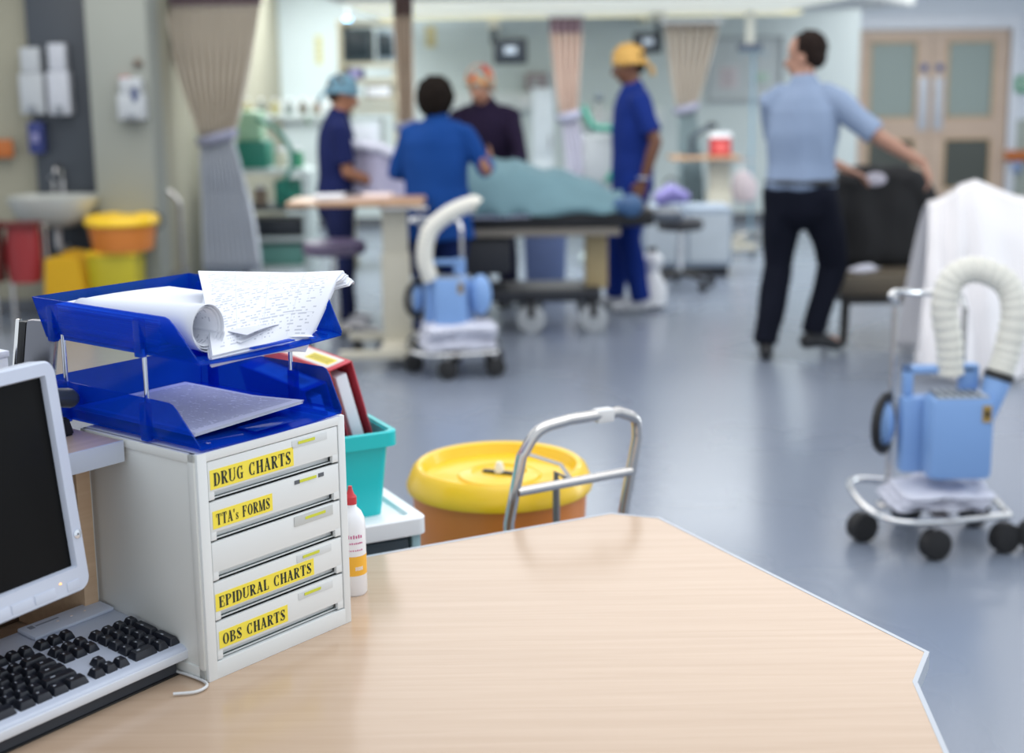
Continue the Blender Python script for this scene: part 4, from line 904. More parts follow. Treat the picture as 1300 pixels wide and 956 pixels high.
    m = MB(); m.ell(hp(0, -.03, .05), (.088*k, .095*k, .09*k), R3)
    if hairstyle == 'bob': m.ell(hp(0, -.05, .0), (.128*k, .11*k, .14*k), R3); m.ell(hp(.06, -.02, -.02), (.04*k, .06*k, .08*k), R3); m.ell(hp(-.06, -.02, -.02), (.04*k, .06*k, .08*k), R3)
    else: m.ell(hp(0, -.055, .0), (.078*k, .058*k, .07*k), R3)
    fuse(m, 'hair', hm, t, .008, 4, .01, 40)
    if cap:
        cm = mat('cap '+cap, cap, .8, var=.1, scale=30, bump=.15) if not cap2 else None
        if cap2:
            cm = bpy.data.materials.new('patterned_cap'); cm.use_nodes = True; N = cm.node_tree.nodes; L_ = cm.node_tree.links
            vo = N.new('ShaderNodeTexVoronoi'); vo.inputs['Scale'].default_value = 28; tc = N.new('ShaderNodeTexCoord'); L_.new(tc.outputs['Object'], vo.inputs['Vector'])
            sp = N.new('ShaderNodeSeparateColor'); L_.new(vo.outputs['Color'], sp.inputs[0]); rr = N.new('ShaderNodeValToRGB'); rr.color_ramp.interpolation = 'CONSTANT'
            for i_, c_ in enumerate(cap2):
                el = rr.color_ramp.elements[i_] if i_ < 2 else rr.color_ramp.elements.new(i_/len(cap2)); el.position = i_/len(cap2); el.color = lin(c_)
            L_.new(sp.outputs[0], rr.inputs[0]); L_.new(rr.outputs[0], N['Principled BSDF'].inputs['Base Color'])
        m = MB(); m.ell(hp(0, -.012, .055), (.096*k, .11*k, .09*k), R3); m.ell(hp(0, -.075, .0), (.07*k, .05*k, .05*k), R3)
        m.tube([hp(.098*math.cos(a), -.012+.112*math.sin(a), .035-.03*(1-math.sin(a))*.7) for a in [2*PI*i/24 for i in range(24)]], .012*k, closed=True)
        fuse(m, 'cap', cm, t, .008, 3, .006, 30)
        m = MB()
        for s in (-1, 1): m.limb([hp(0, -.12, -.01), hp(s*.035, -.145, -.05), hp(s*.05, -.14, -.1)], [(.012*k, .005*k), (.016*k, .005*k), (.01*k, .004*k)])
        m.build('cap_ties', cm, t)
    # ---- clothes
    m = MB(); e = .022*k
    tor2 = [(top_hem, .185, .135), (.95, .19, .135), (1.06, .175, .128), (1.22, .185, .135), (1.34, .182, .125), (1.405, .155, .105), (1.45, .105, .085), (1.485, .07, .066)]
    if gown: tor2 = [(top_hem, .23, .17)]+[(z_, a*1.08, c*1.08) for z_, a, c in tor2[1:]]
    def upc(z): 
        v = P(0, 0, z); return up(v) if z > .95 else v
    m.limb([upc(z) for z, _, _ in tor2], [(a*k*b, c*k*b) for _, a, c in tor2], n=22, side=(1, 0, 0), rounded=(False, True))
    for s in 'LR':
        S_, E_, W_ = arm[s]; Si = S_.lerp(neck, .35)
        if long_sleeve: m.limb([Si, S_, S_.lerp(E_, .5), E_, E_.lerp(W_, .9)], [.058*k, .066*k, .062*k, .056*k, .043*k], rounded=(True, False))
        else: m.limb([Si, S_, S_.lerp(E_, sleeve), S_.lerp(E_, sleeve+.3)], [.062*k, .073*k, .07*k, .073*k], rounded=(True, False))
    fuse(m, 'top', mat('top '+top_c, top_c, .9, var=topvar, scale=6, spec=.15), t, .0105, 5, .018, 9, H*10)
    m = MB().tube([up(P(.062*math.cos(a), .01+.06*math.sin(a), 1.485-.02*math.sin(a))) for a in [2*PI*i/20 for i in range(20)]], .012*k, closed=True); m.build('collar', MATS['top '+top_c], t)
    if trousers:
        m = MB().limb([P(0, 0, .82), P(0, 0, .9), P(0, 0, 1.0)], [(.17*k*b, .125*k*b), (.18*k*b, .13*k*b), (.165*k*b, .12*k*b)], side=(1, 0, 0), rounded=(True, False))
        for s in 'LR':
            Hj, K_, An, f = foot[s]; hem = K_.lerp(An, 1.02)
            m.limb([Hj, Hj.lerp(K_, .5), K_, K_.lerp(An, .5), hem], [.11*k*b, .098*k*b, .08*k, .075*k, .07*k], rounded=(True, False))
        fuse(m, 'trousers', mat('trousers '+trou_c, trou_c, .9, var=.08, scale=6, spec=.15), t, .0105, 5, .016, 9, H*20)
    sm_ = mat('shoe '+shoe_c, shoe_c, .5)
    for s in 'LR':
        Hj, K_, An, f = foot[s]; u_ = Vector((0, 0, 1)); lift = An.z-.09*k
        heel = An-f*.05*k; toe = An+f*.17*k; heel.z = .05*k+lift; toe.z = .032*k+max(0, lift-.03); mid = An+f*.06*k; mid.z = .05*k+lift
        m = MB().limb([heel, mid, toe], [(.038*k, .045*k), (.045*k, .045*k), (.042*k, .028*k)], side=f.cross(u_)); m.limb([An+f*.005, An-u_*.03], [.042*k, .042*k])
        so = fuse(m, 'shoe', sm_, t, .008, 3)
        mn = min(v.co.z for v in so.data.vertices); 
        for v in so.data.vertices: v.co.z = max(v.co.z, max(.004, lift*.6))
    if belt:
        MB().tube([P(.172*b*math.cos(a), .126*b*math.sin(a), .965) for a in [2*PI*i/32 for i in range(32)]], .018*k, closed=True, flat=1).build('belt', mat('belt '+belt, belt, .5), t)
    return t, arm, hp, k
Q = PI/2
# yaw 0 faces away from the camera (+Y)
# 1 nurse with the teal cap, in profile facing right
p = at(421, 100, 8.85)
t1, a1, h1, k1 = person('person in navy scrubs and teal theatre cap standing behind the beige over-bed table', (p.x, 8.85, 0), -Q+.25, 1.56, '#9c6a4e', '#1c2450', '#20264a', '#c6c6cc', '#4a3a30', cap='#5f8495', lean=(.06, 0), head_tilt=.3,
    arms={'L': ((-.2, .1, 1.12), (-.1, .33, 1.08), (.5, .8, .1)), 'R': ((.2, .06, 1.1), (.12, .3, 1.0), (.3, 1, .1))}, legs={'L': ((-.1, .06, .5), (-.11, .05, .09), 0)})
pd = thing('held_paper', (0, 0, 0), 0, 'white drape held by the nurse in the teal cap', 'cloth')
c = at(478, 218, 8.75)
m = MB(); m.sheet(lambda u, v: (c.x-.17+.34*u+.02*math.sin(v*3), 8.78-.12*u+.02*math.sin(u*9), c.z-.2+.36*v-.05*u+.02*math.sin(u*5)), 16, 16, .006); m.build('drape_cloth', mat('drape_lilac', '#b7b4cb', .85), pd, ang=180)
m = MB(); m.limb([(c.x-.15, 8.76, c.z+.17), (c.x+.02, 8.7, c.z+.15), (c.x+.2, 8.66, c.z+.08)], [.03, .035, .03]); fuse(m, 'rolled_edge', linen, pd, .008, 4, .01, 20)
# 2 woman in the blue gown, back to the camera
p = at(551, 100, 8.14)
t2, a2, h2, k2 = person('person with dark bobbed hair in a bright blue gown, back turned, at the bed', (p.x, 8.14, 0), -.25, 1.55, '#8a5f4a', '#153f80', '#142350', '#2a2a30', '#1b1613', lean=(.04, 0), hairstyle='bob', head_tilt=.1, build=1.1, top_hem=.72, gown=True,
    long_sleeve=True, arms={'L': ((-.29, .04, 1.14), (-.2, .26, 1.08), (.3, 1, 0)), 'R': ((.33, .02, 1.16), (.26, .28, 1.2), (.1, .9, .5))}, topvar=.04)
# 3 man behind the bed
p = at(620, 100, 9.6)
t3, a3, h3, k3 = person('person in dark plum top and patterned theatre cap, bending over the bed', (p.x+.02, 9.6, 0), PI-.35, 1.64, '#a87860', '#231a30', '#22223a', '#2a2a30', '#5a4b42', cap='#c8795a', cap2=['#c98a3a', '#a83c28', '#c9823e', '#7d9690', '#c2604c'],
    lean=(.3, .0), head_tilt=.3, build=1.2, long_sleeve=True, arms={'L': ((-.31, .25, 1.08), (-.24, .42, .98), (.1, 1, -.3)), 'R': ((.3, .22, 1.1), (.16, .42, 1.0), (0, 1, -.3))})
# 4 man in yellow cap, profile facing left
p = at(804, 100, 9.35)
t4, a4, h4, k4 = person('person in royal blue scrubs and yellow theatre cap, facing the bed in profile', (p.x, 9.35, 0), Q+.1, 1.725, '#6b4431', '#1a3078', '#18317f', '#c9ccd2', '#1c1714', cap='#d6a85a', lean=(.0, 0), head_tilt=.22, build=1.05,
    arms={'L': ((-.26, -.1, 1.14), (-.25, -.02, .88), (0, .35, -1)), 'R': ((.2, .0, 1.14), (.16, .06, .9))}, legs={'L': ((-.1, .04, .5), (-.1, -.03, .09), 0), 'R': ((.1, .08, .5), (.1, .1, .09), 0)}, top_hem=.8)
wv = MB().tube([a4['L'][2]+Vector((.032*math.cos(a), .032*math.sin(a), .025)) for a in [2*PI*i/16 for i in range(16)]], .008, closed=True).build('wristwatch', mat('watch_pale', '#b9c6e0', .3, .5), t4)
# 5 man in the pale shirt, walking, back turned
p = at(1020, 100, 7.72)
t5, a5, h5, k5 = person('person in pale blue shirt and dark trousers, back turned, reaching to the chair', (p.x, 7.72, 0), -.35, 1.76, '#a67c68', '#8494ad', '#10131f', '#15161a', '#251d1a', lean=(.04, .0), head_yaw=1.35, head_tilt=.12, build=1.04, top_hem=.93,
    sleeve=.6, arms={'R': ((.4, .02, 1.2), (.62, .14, 1.06), (.35, .1, -.7), .5), 'L': ((-.16, .2, 1.17), (.2, .42, 1.0), (.6, .3, -.3))}, legs={'L': ((-.12, .03, .5), (-.15, -.1, .09), -.2), 'R': ((.17, .14, .5), (.08, .05, .13), .8)}, belt='#15161a', topvar=.03)
# ------------------------------------------------------------------ desk
DZ = .74
c1 = onz(775, 651, DZ); c2 = onz(838, 657, DZ); c3 = onz(1180, 828, DZ); c4 = onz(1165, 866, DZ)
d1 = Vector((.8905, .455, 0)); d2 = Vector((-.455, .8905, 0))
dc = c1.copy(); dk_ = thing('desk', (dc.x, dc.y, 0), 0, 'pale beech desk with grey edging and clipped corners in the foreground', 'desk')
far_left = c1-d1*1.75
near = [c4+d2*-.1+d1*-.0, c4-(c2-c3).normalized()*0+Vector((-.45, -.85, 0))*.0]
poly = [far_left, c1, c2, c3, c4, c4-d1*.35-d2*.55, far_left-d2*1.35]
def slab(poly, z0, z1, m, nm, parent, off, grow=0):
    c = sum(poly, Vector())/len(poly); b = bmesh.new()
    lo = [b.verts.new((p.x-off.x, p.y-off.y, z0)) for p in poly]; hi = [b.verts.new((p.x-off.x, p.y-off.y, z1)) for p in poly]
    b.faces.new(lo[::-1]); b.faces.new(hi)
    for i in range(len(poly)): j = (i+1) % len(poly); b.faces.new((lo[i], lo[j], hi[j], hi[i]))
    q = MB(); q.join(b); return q.build(nm, m, parent, smooth=False)
def inset(poly, d):
    n = len(poly); out = []
    for i in range(n):
        a, b_, c = poly[i-1], poly[i], poly[(i+1) % n]; e1 = (b_-a).normalized(); e2 = (c-b_).normalized()
        n1 = Vector((e1.y, -e1.x, 0)); n2 = Vector((e2.y, -e2.x, 0)); v = (n1+n2); v = v/v.dot(n1); out.append(b_+v*d)
    return out
slab(inset(poly, .007), DZ-.024, DZ, beech, 'desktop', dk_, dc)
# edging band round the top
m = MB(); n = len(poly); inn = inset(poly, .007)
for i in range(n):
    j = (i+1) % n; a, b_, c, d = poly[i]-dc, poly[j]-dc, inn[j]-dc, inn[i]-dc
    m.loft([[Vector((q.x, q.y, DZ-.026)) for q in (a, b_, c, d)], [Vector((q.x, q.y, DZ+.0006)) for q in (a, b_, c, d)]])
m.build('edging', greyedge, dk_, smooth=False)
def panel(a, b_, z0, z1, th, m, nm, parent, off):
    e_ = (b_-a).normalized(); nn = Vector((e_.y, -e_.x, 0))*th; return slab([a, b_, b_+nn, a+nn], z0, z1, m, nm, parent, off)
for (a, b_) in ((c1-d1*1.6-d2*.12, c1-d1*.1-d2*.12), (c2-d2*.2-d1*.12, c3-d1*.15+d2*.1)): panel(a, b_, .02, DZ-.026, .02, beech_edge, 'modesty_panel', dk_, dc)
for q in (c1-d1*.12-d2*.18, c3-d1*.12, c1-d1*1.5-d2*.2): MB().box(q.x-dc.x-.025, q.y-dc.y-.025, 0, q.x-dc.x+.025, q.y-dc.y+.025, DZ-.026, bev=.004).build('leg', mat('leg_grey', '#9fa4aa', .4), dk_)
# ------------------------------------------------------------------ drawer cabinet
A0 = onz(263, 866, DZ); B0 = onz(443.6, 788, DZ); E_ = (B0-A0); CW = E_.length; E_.normalize(); NN = Vector((-E_.y, E_.x, 0)); RZ = math.atan2(E_.y, E_.x)
def F(x, y, z): return Vector((A0.x, A0.y, 0))+E_*x+NN*y+Vector((0, 0, z))
CH, CD = .337, .262
cabm = mat('drawer_cream', '#dcdedb', .38, var=.015); cabd = mat('drawer_cream_front', '#dfe3e4', .34, var=.015)
cab = thing('drawer_cabinet', (A0.x, A0.y, DZ), RZ, 'cream five-drawer paper cabinet with yellow labels on the desk', 'drawer cabinet')
m = MB().box(0, 0, 0, .006, CD, CH, bev=.002).box(CW-.006, 0, 0, CW, CD, CH, bev=.002).box(0, 0, CH-.006, CW, CD, CH, bev=.002).box(0, 0, 0, CW, CD, .006, bev=.002).box(.003, CD-.006, .003, CW-.003, CD, CH-.003)
for x0, x1 in ((-.003, .004), (CW-.004, CW+.003)):   # raised rims on the side faces
    m.box(x0, .0, 0, x1, .014, CH, bev=.0025).box(x0, CD-.014, 0, x1, CD, CH, bev=.0025).box(x0, 0, CH-.014, x1, CD, CH, bev=.0025).box(x0, 0, 0, x1, CD, .02, bev=.0025)
m.build('case', cabm, cab)
MB().box(0, -.005, 0, .017, .004, CH, bev=.0012).box(CW-.014, -.005, 0, CW, .004, CH, bev=.0012).box(.015, -.005, CH-.0135, CW-.012, .004, CH, bev=.0012).box(.015, -.005, 0, CW-.012, .004, .026, bev=.0012).build('front_frame', cabd, cab)
lab_y = mat('label_yellow', '#f4e04a', .6, var=.02); ink = mat('label_ink', '#1b2a26', .7); slotd = mat('slot_painted_shade', '#2f4543', .7); green = mat('lime_slip', '#ced23e', .6)
px0, px1 = .0185, CW-.0155; pit = (CH-.0135-.026)/5
names = ['DRUG CHARTS', 'TTA\'s FORMS', None, 'EPIDURAL CHARTS', 'OBS CHARTS']
lw = [(.003, .158, .006), (.004, .112, .010), None, (.001, .192, .002), (.004, .132, .008)]
for i in range(5):
    z1 = CH-.0135-i*pit-.0012; z0 = z1-pit+.0032; rec = z0+.0115
    m = MB().box(px0, -.004, rec, px1, .002, z1, bev=.001)                          # the face
    m.box(px0, -.004, z0, px0+.010, .002, rec+.002, bev=.0008).box(px1-.012, -.004, z0, px1, .002, rec+.002, bev=.0008)
    m.box(px0+.008, .008, z0, px1-.01, .010, rec+.002).box(px0+.003, .002, rec-.001, px1-.003, .01, rec+.001)
    m.box(px0+.003, .002, z0-.0005, px1-.003, CD-.02, z0+.001)
    d = m.build('drawer', cabd, cab)
    MB().box(px0+.009, .0045, z0-.0003, px1-.011, .0078, z0+.0012).build('slot_shade_strip', slotd, d)  # dark strip painting in the shade inside the slot
    if lw[i]:
        off, wd, dz = lw[i]; lh = .0285 if i == 0 else .026; lx = px0+.0+off; lz = rec+.001+dz*.4
        MB().box(lx, -.0046, lz, lx+wd, -.0041, lz+lh).build('label', lab_y, d)
        lettering(names[i], lx+.006, lz+.0045, lh-.0095, -.0047, ink, d, width=wd-.010)
    # small card holder at the right of each drawer
    hx = px0+.165; hz = z1-.0125
    if i == 2: MB().box(hx-.008, -.0052, hz-.005, hx+.072, -.0042, hz+.0105, bev=.0004).build('card_holder', mat('card_holder_grey', '#c2c6c5', .4), d)
    elif i == 1: MB().box(hx-.004, -.0048, hz+.0005, hx+.006, -.0041, hz+.0065).box(hx+.045, -.0048, hz+.0005, hx+.056, -.0041, hz+.0065).build('card_holder', mat('holder_dark', '#5a5f66', .4), d)
    else: MB().box(hx-.006, -.0046, hz-.003, hx+.066, -.0041, hz+.0085, bev=.0002).build('card_holder', mat('card_holder_pale', '#d3d8da', .4), d)
    MB().box(hx+.006 if i != 2 else hx+.014, -.0056, hz+.0015, hx+.04 if i != 2 else hx+.056, -.0049, hz+.0058).build('lime_slip', green, d)
    lettering('TTHTITHTIT', hx+.009 if i != 2 else hx+.018, hz+.0026, .002, -.0057, mat('slip_ink', '#8a9030', .7), d, width=.028) if False else None
# ------------------------------------------------------------------ letter trays
blu = tint_mat('clear_blue_plastic', '#5c92f0', '#1260d2', .26, .1)
def tray(z, y0, y1, name_label, x0=.008, x1=CW-.006):
    t = thing('letter_tray', F(0, 0, z), RZ, name_label, 'letter tray'); wh = .062; th = .0022; fl = .012
    # floor with raised channel and turned-down front lip
    m = MB()
    m.sheet(lambda u, v: (x0+(x1-x0)*u, y0+(y1-y0)*v, .006-.004*math.sin(PI*u)+(-.005*(1-v/.06) if v < .06 else 0)+.002), 16, 30, th)
    m.box(x0+.02, y0+.01, 0, x0+.026, y1-.01, .006).box(x1-.026, y0+.01, 0, x1-.02, y1-.01, .006)
    m.build('tray_floor', blu, t)
    def wtop(v): # height of the side wall along the depth (0 = open front)
        if v > .15: return wh
        f = v/.15; return .004+(wh-.004)*(f*1.22 if f < .7 else .854+.146*(1-((1-f)/.3)**2))
    def side(sx, xb):
        m = MB(); nu = 40
        m.sheet(lambda u, v: (xb+sx*(fl*v*(wtop(u)/wh)), y0+(y1-y0)*u+(fl*v if u >= .999 else 0), .004+v*wtop(u)), nu, 8, th); return m
    side(-1, x0).build('side_wall', blu, t); side(1, x1).build('side_wall', blu, t)
    m = MB(); m.sheet(lambda u, v: (x0-fl*v+(x1-x0+2*fl*v)*u, y1+fl*v, .004+v*wh), 20, 8, th); m.build('rear_wall', blu, t)
    # post sockets: vertical ribs down the walls
    for xb, sx in ((x0, -1), (x1, 1)):
        for yy in (y0+(y1-y0)*.34, y0+(y1-y0)*.93):
            MB().box(xb+sx*.006-.006, yy-.008, .0, xb+sx*.006+.006, yy+.008, wh-.006, bev=.003).build('post_socket', blu, t)
    MB().box(x0+.1, y0+.002, .0075, x0+.18, y0+.04, .0095, bev=.0008).build('finger_ramp', blu, t)
    return t, x0, x1, y0, y1
ZT1 = DZ+CH+.003; ZT2 = ZT1+.122
T1 = tray(ZT1, -.006, .325, 'lower translucent blue letter tray standing on the drawer cabinet'); T2 = tray(ZT2, -.012, .345, 'upper translucent blue letter tray on posts above the other')
postm = mat('silver_post', '#c7ccd8', .2, 1)
for xb in (.006, CW-.004):
    for yy in (T1[3]+.331*.34, T1[3]+.331*.93):
        MB().tube([(xb, yy, -.122+.055), (xb, yy, .012)], .0035, n=12).build('riser_post', postm, T2[0])
# papers
pm = print_mat('form_print', '#dcdfe8', '#a2a6b5', 42, 4, .53); pm2 = print_mat('list_print', '#dfe3f2', '#5f6688', 60, 2, .38); blank = papers
sh1 = thing('printed_sheet', F(0, 0, ZT1), RZ, 'printed sheet lying in the lower blue tray', 'paper')
for k in range(3):
    m = MB(); m.sheet(lambda u, v: (.028+.21*v+.004*k, .318-.285*u*1.0+.003*k, .012+k*.0012+.02*max(0, u-.6)*(v)), 12, 12, .0004); m.build('sheet', pm2 if k == 2 else blank, sh1)
fp = thing('paper_stack', F(0, 0, ZT2), RZ, 'flat stack of white paper filling the upper blue tray', 'papers')
random.seed(3)
for k in range(14):
    dx, dy = random.uniform(-.003, .003), random.uniform(-.004, .004); z = .0105+k*.0033
    m = MB(); m.sheet(lambda u, v: (.016+.215*u+dx, .085+.25*v+dy, z+.003*math.sin(u*PI)*k/14), 6, 6, .0028); m.build('sheet', blank, fp)
# rolled sheets lying along the near wall
rl = thing('rolled_papers', F(0, 0, ZT2), RZ, 'roll of curled white sheets at the open front of the upper tray', 'papers')
for k, (r0, r1) in enumerate([(.030, .033), (.0265, .029), (.024, .0255)]):
    m = MB(); m.sheet(lambda u, v: (.047+(r0+(r1-r0)*u)*math.cos(-.4+u*2*PI*1.02)*.9*(1-.2*v), .012+.29*v*(1+.02*math.sin(u*6))+.004*k, .046-.004*v+(r0+(r1-r0)*u)*math.sin(-.4+u*2*PI*1.02)*(1.05-.45*v)), 48, 6, .0009); m.build('rolled_sheet', pm if k == 2 else blank, rl, ang=180)
# tilted sheaf of charts
sf = thing('chart_sheaf', (0, 0, 0), 0, 'thick sheaf of printed forms curling up out of the upper blue tray', 'papers')
def bil(a, b, c, d, u, v): return a*(1-u)*(1-v)+b*u*(1-v)+c*u*v+d*(1-u)*v
fl_ = at(268, 452, 1.93); fr_ = at(388, 424, 2.085); br_ = at(436, 364, 2.235); blf = at(250, 344, 2.20)
NS = 16
for k in range(NS):
    j = (random.uniform(-.003, .003), random.uniform(-.003, .003)); q = k/NS
    def fn(u, v):
        p = bil(fl_, fr_, br_, blf, u, v)
        p = p+Vector((.018*math.sin(PI*v)*u**3, 0, 0))                  # bulging right side
        p.z += .016*math.sin(PI*v)+.024*math.sin(PI*min(1, v*.9))*u+.014*u*min(1, v*2)-.012*u**4*(1-v)
        nrm = Vector((-.05, -.62, .78)); p = p-nrm*(.0016*k)+Vector((j[0]+.0008*k*(1 if v > .5 else -.6), j[1], 0))
        return p
    m = MB(); m.sheet(fn, 14, 14, .0012); m.build('sheet', pm if k in (0, 1) else blank, sf)
lf = thing('loose_papers', F(0, 0, ZT2), RZ, 'fanned loose sheets under the sheaf at the front lip of the upper tray', 'papers')
for k in range(8):
    a = -.25+.07*k; M = Matrix.Translation((.165, .108, .034+k*.0026-.008)) @ Matrix.Rotation(a, 4, 'Z')
    m = MB(); m.sheet(lambda u, v: M @ Vector(((u-.5)*.18, (v-.5)*.19-.0, -.02*(1-v)+.008*math.sin(u*3+k))), 8, 8, .0006); m.build('sheet', mat('grey_paper', '#c7cad8', .7) if k % 3 == 1 else blank, lf)
# ------------------------------------------------------------------ raised counter behind
cz = 1.075; 
rc_ = thing('raised_counter', F(0, 0, 0), RZ, 'raised reception shelf with grey edge behind the monitor and cabinet', 'counter')
ctw = wood('counter_laminate', '#b29c8e', '#c2ae9f', rot=0, rough=.35)
MB().box(-1.6, .155, cz-.03, -.008, .46, cz).build('shelf_top', ctw, rc_); MB().box(-1.6, .1505, cz-.031, -.0065, .155, cz+.0005, bev=.001).build('edging', mat('aluminium_edge', '#c3cbd6', .35, var=.02), rc_)
MB().box(-1.6, .42, DZ+.002, -.01, .44, cz-.03).build('rear_panel', mat('panel_shade_brown', '#54402f', .6), rc_)  # dark brown puts the recess shade under the shelf into the colour
MB().box(-.034, .235, DZ+.002, -.010, .42, cz-.031, bev=.001).build('divider', beech_edge, rc_)
# white bottle behind the cabinet corner
bo = thing('hand_gel_bottle', onz(449, 752, DZ), 0, 'white plastic bottle with red cap and orange label beside the cabinet', 'bottle')
bw = mat('bottle_white', '#eef0f5', .3)
MB().lathe([(.001, 0), (.019, 0), (.0215, .003), (.0215, .098), (.0205, .108), (.016, .118), (.0095, .124), (.0085, .13), (.001, .13)], 36, caps=False).build('flask', bw, bo)
MB().lathe([(.0095, .129), (.0095, .139), (.006, .143), (.0035, .15), (.003, .154)], 20).build('cap', mat('cap_red', '#c2303a', .4), bo)
MB().lathe([(.0217, .03), (.0217, .058)], 36, caps=False).build('label_band', mat('label_orange', '#f2b436', .5), bo)
lm_ = mat('label_magenta', '#c04a86', .5)
def wrap(mb_, r): return mb_
m = MB()
for z, n_, hh in ((.084, 7, .005), (.076, 9, .0022), (.066, 8, .0018)):
    for i in range(n_): a = math.radians(-115+i*75/n_+8); m.box(-.0009, -.0222, z, .0009, -.0214, z+hh*(1 if i % 2 else .8), M=Matrix.Rotation(a+PI/2, 4, 'Z'))
m.build('label_print', lm_, bo)
m = MB()
for i in range(5): a = math.radians(-70+i*7); m.box(-.0008, -.0222, .038, .0008, -.0214, .043, M=Matrix.Rotation(a+PI/2, 4, 'Z'))
m.build('orange_label_print', white, bo)
bo.scale = (1.08, 1.08, 1.2)
# ------------------------------------------------------------------ monitor
MZ = .908; mr = onz(117, 745, MZ); ml = onz(0, 794, MZ); em = (mr-ml).normalized(); rm = math.atan2(em.y, em.x)
mo = thing('computer_monitor', (mr.x, mr.y, DZ), rm, 'silver framed flat computer monitor with dark screen at the left', 'monitor')
silver = mat('silver_plastic', '#c3cbdc', .32, var=.02); MW, MH = .40, .318
TM = Matrix.Translation((0, 0, MZ-DZ)) @ Matrix.Rotation(-.13, 4, 'X')
def rrect(x0, z0, x1, z1, r, n=6):
    out = []
    for cx_, cz_, a0 in ((x1-r, z0+r, -90), (x1-r, z1-r, 0), (x0+r, z1-r, 90), (x0+r, z0+r, 180)):
        out += [(cx_+r*math.cos(math.radians(a0+90*i/n)), cz_+r*math.sin(math.radians(a0+90*i/n))) for i in range(n+1)]
    return out
oo = rrect(-MW, 0, 0, MH, .018); ii = rrect(-MW+.02, .036, -.021, MH-.021, .0012)
m = MB()
m.loft([[TM @ Vector((x, y, z)) for x, z in pr] for pr, y in ((oo, .03), (oo, .004), (rrect(-MW+.0025, .0025, -.0025, MH-.0025, .0165), 0), (rrect(-MW+.018, .034, -.019, MH-.019, .002), 0), (ii, .005), (ii, .012))], caps=False)
m.build('frame', silver, mo, ang=30)
MB().box(-MW+.018, .009, .034, -.019, .012, MH-.019, M=TM).build('screen', mat('screen_black', '#0a0a0b', .35, var=.1, scale=40, spec=.12), mo)
MB().box(-MW+.01, .02, .01, -.01, .034, MH-.01, bev=.006, M=TM).box(-MW+.06, .03, .05, -.06, .055, MH-.06, bev=.012, M=TM).build('rear_shell', black, mo)
pb2 = MB().lathe([(.0062, 0), (.0062, .0015), (.005, .002)], 24, M=TM @ Matrix.Translation((-.0105, 0, .078)) @ Matrix.Rotation(PI/2, 4, 'X')).build('power_button', mat('button_chrome', '#dfe4ec', .15, .8), mo)
MB().ell((TM @ Vector((-.0105, -.002, .078))), (.0014, .0012, .0014), None, 8).build('button_dot', rubber, pb2)
for x0_, x1_ in ((-.042, -.02), (-.135, -.1), (-.097, -.062), (-.175, -.138)):
    MB().box(x0_, -.0012, .006, x1_, .001, .019, bev=.0012, M=TM).build('menu_button', silver, mo)
MB().ell(TM @ Vector((-.052, -.0005, .021)), (.0022, .0012, .0012), None, 8).build('status_light', mat('amber_led', '#ffb060', .4, emit=1.5), mo)
MB().limb([(-.24, .27, .01), (-.24, .25, .12), (-.24, .09, .25)], [(.035, .014), (.035, .014), (.03, .012)], side=(1, 0, 0)).box(-.34, .2, 0, -.14, .34, .014, bev=.005).build('stand', black, mo)
# ------------------------------------------------------------------ keyboard
k0 = Vector((onz(244, 816, .785).x, onz(244, 816, .785).y, 0)); ek = Vector((.58, .815, 0)).normalized(); rk_ = math.atan2(ek.y, ek.x); KW, KD = .455, .185
fo = thing('black_folder', (k0.x, k0.y, DZ), rk_, 'closed black folder lying under the keyboard', 'folder')
MB().box(-KW+.02, .01, 0, -.012, .17, .003, bev=.001).box(-KW+.02, .01, .021, -.012, .17, .024, bev=.001).box(-KW+.02, .166, 0, -.012, .17, .024, bev=.001).build('cover', black, fo); MB().box(-KW+.025, .014, .003, -.02, .165, .021).build('page_block', mat('page_grey', '#3c3f46', .8), fo)
kb = thing('keyboard', (k0.x, k0.y, DZ+.0245), rk_, 'silver computer keyboard with black keys in front of the monitor', 'keyboard')
TK = Matrix.Rotation(.11, 4, 'X'); kb.scale = (1.1, 1.14, 1.1)
m = MB().loft([[TK @ Vector((x, y, z)) for x, y in [(p[0], p[1]) for p in rrect(-KW+i_, i_, -i_, KD-i_, .016)]] for z, i_ in ((.0, .004), (.002, .0), (.014, .0), (.0175, .004))])
m.build('case', silver, kb, ang=50)
MB().box(-.135, KD-.04, .0172, -.006, KD-.003, .023, bev=.003, M=TK).build('indicator_panel', silver, kb)
for i in range(3): MB().ell(TK @ Vector((-.085+.022*i, KD-.022, .0232)), (.0022, .0015, .0006), None, 8).build('indicator_light', mat('led_pale', '#f0e3dc', .4), kb)
MB().box(-.125, KD-.018, .0228, -.117, KD-.01, .0234, M=TK).box(-.114, KD-.0155, .0228, -.078, KD-.0125, .0233, M=TK).build('maker_mark', mat('mark_grey', '#7f8796', .4), kb)
MB().box(-KW-.001, -.002, .0005, .001, .006, .0135, bev=.003, M=TK).build('front_strip', mat('silver_bright', '#dadfe8', .25), kb)
keym = mat('key_black', '#1e222c', .35); legm = mat('key_legend', '#aab0bb', .5)
key_n = 0
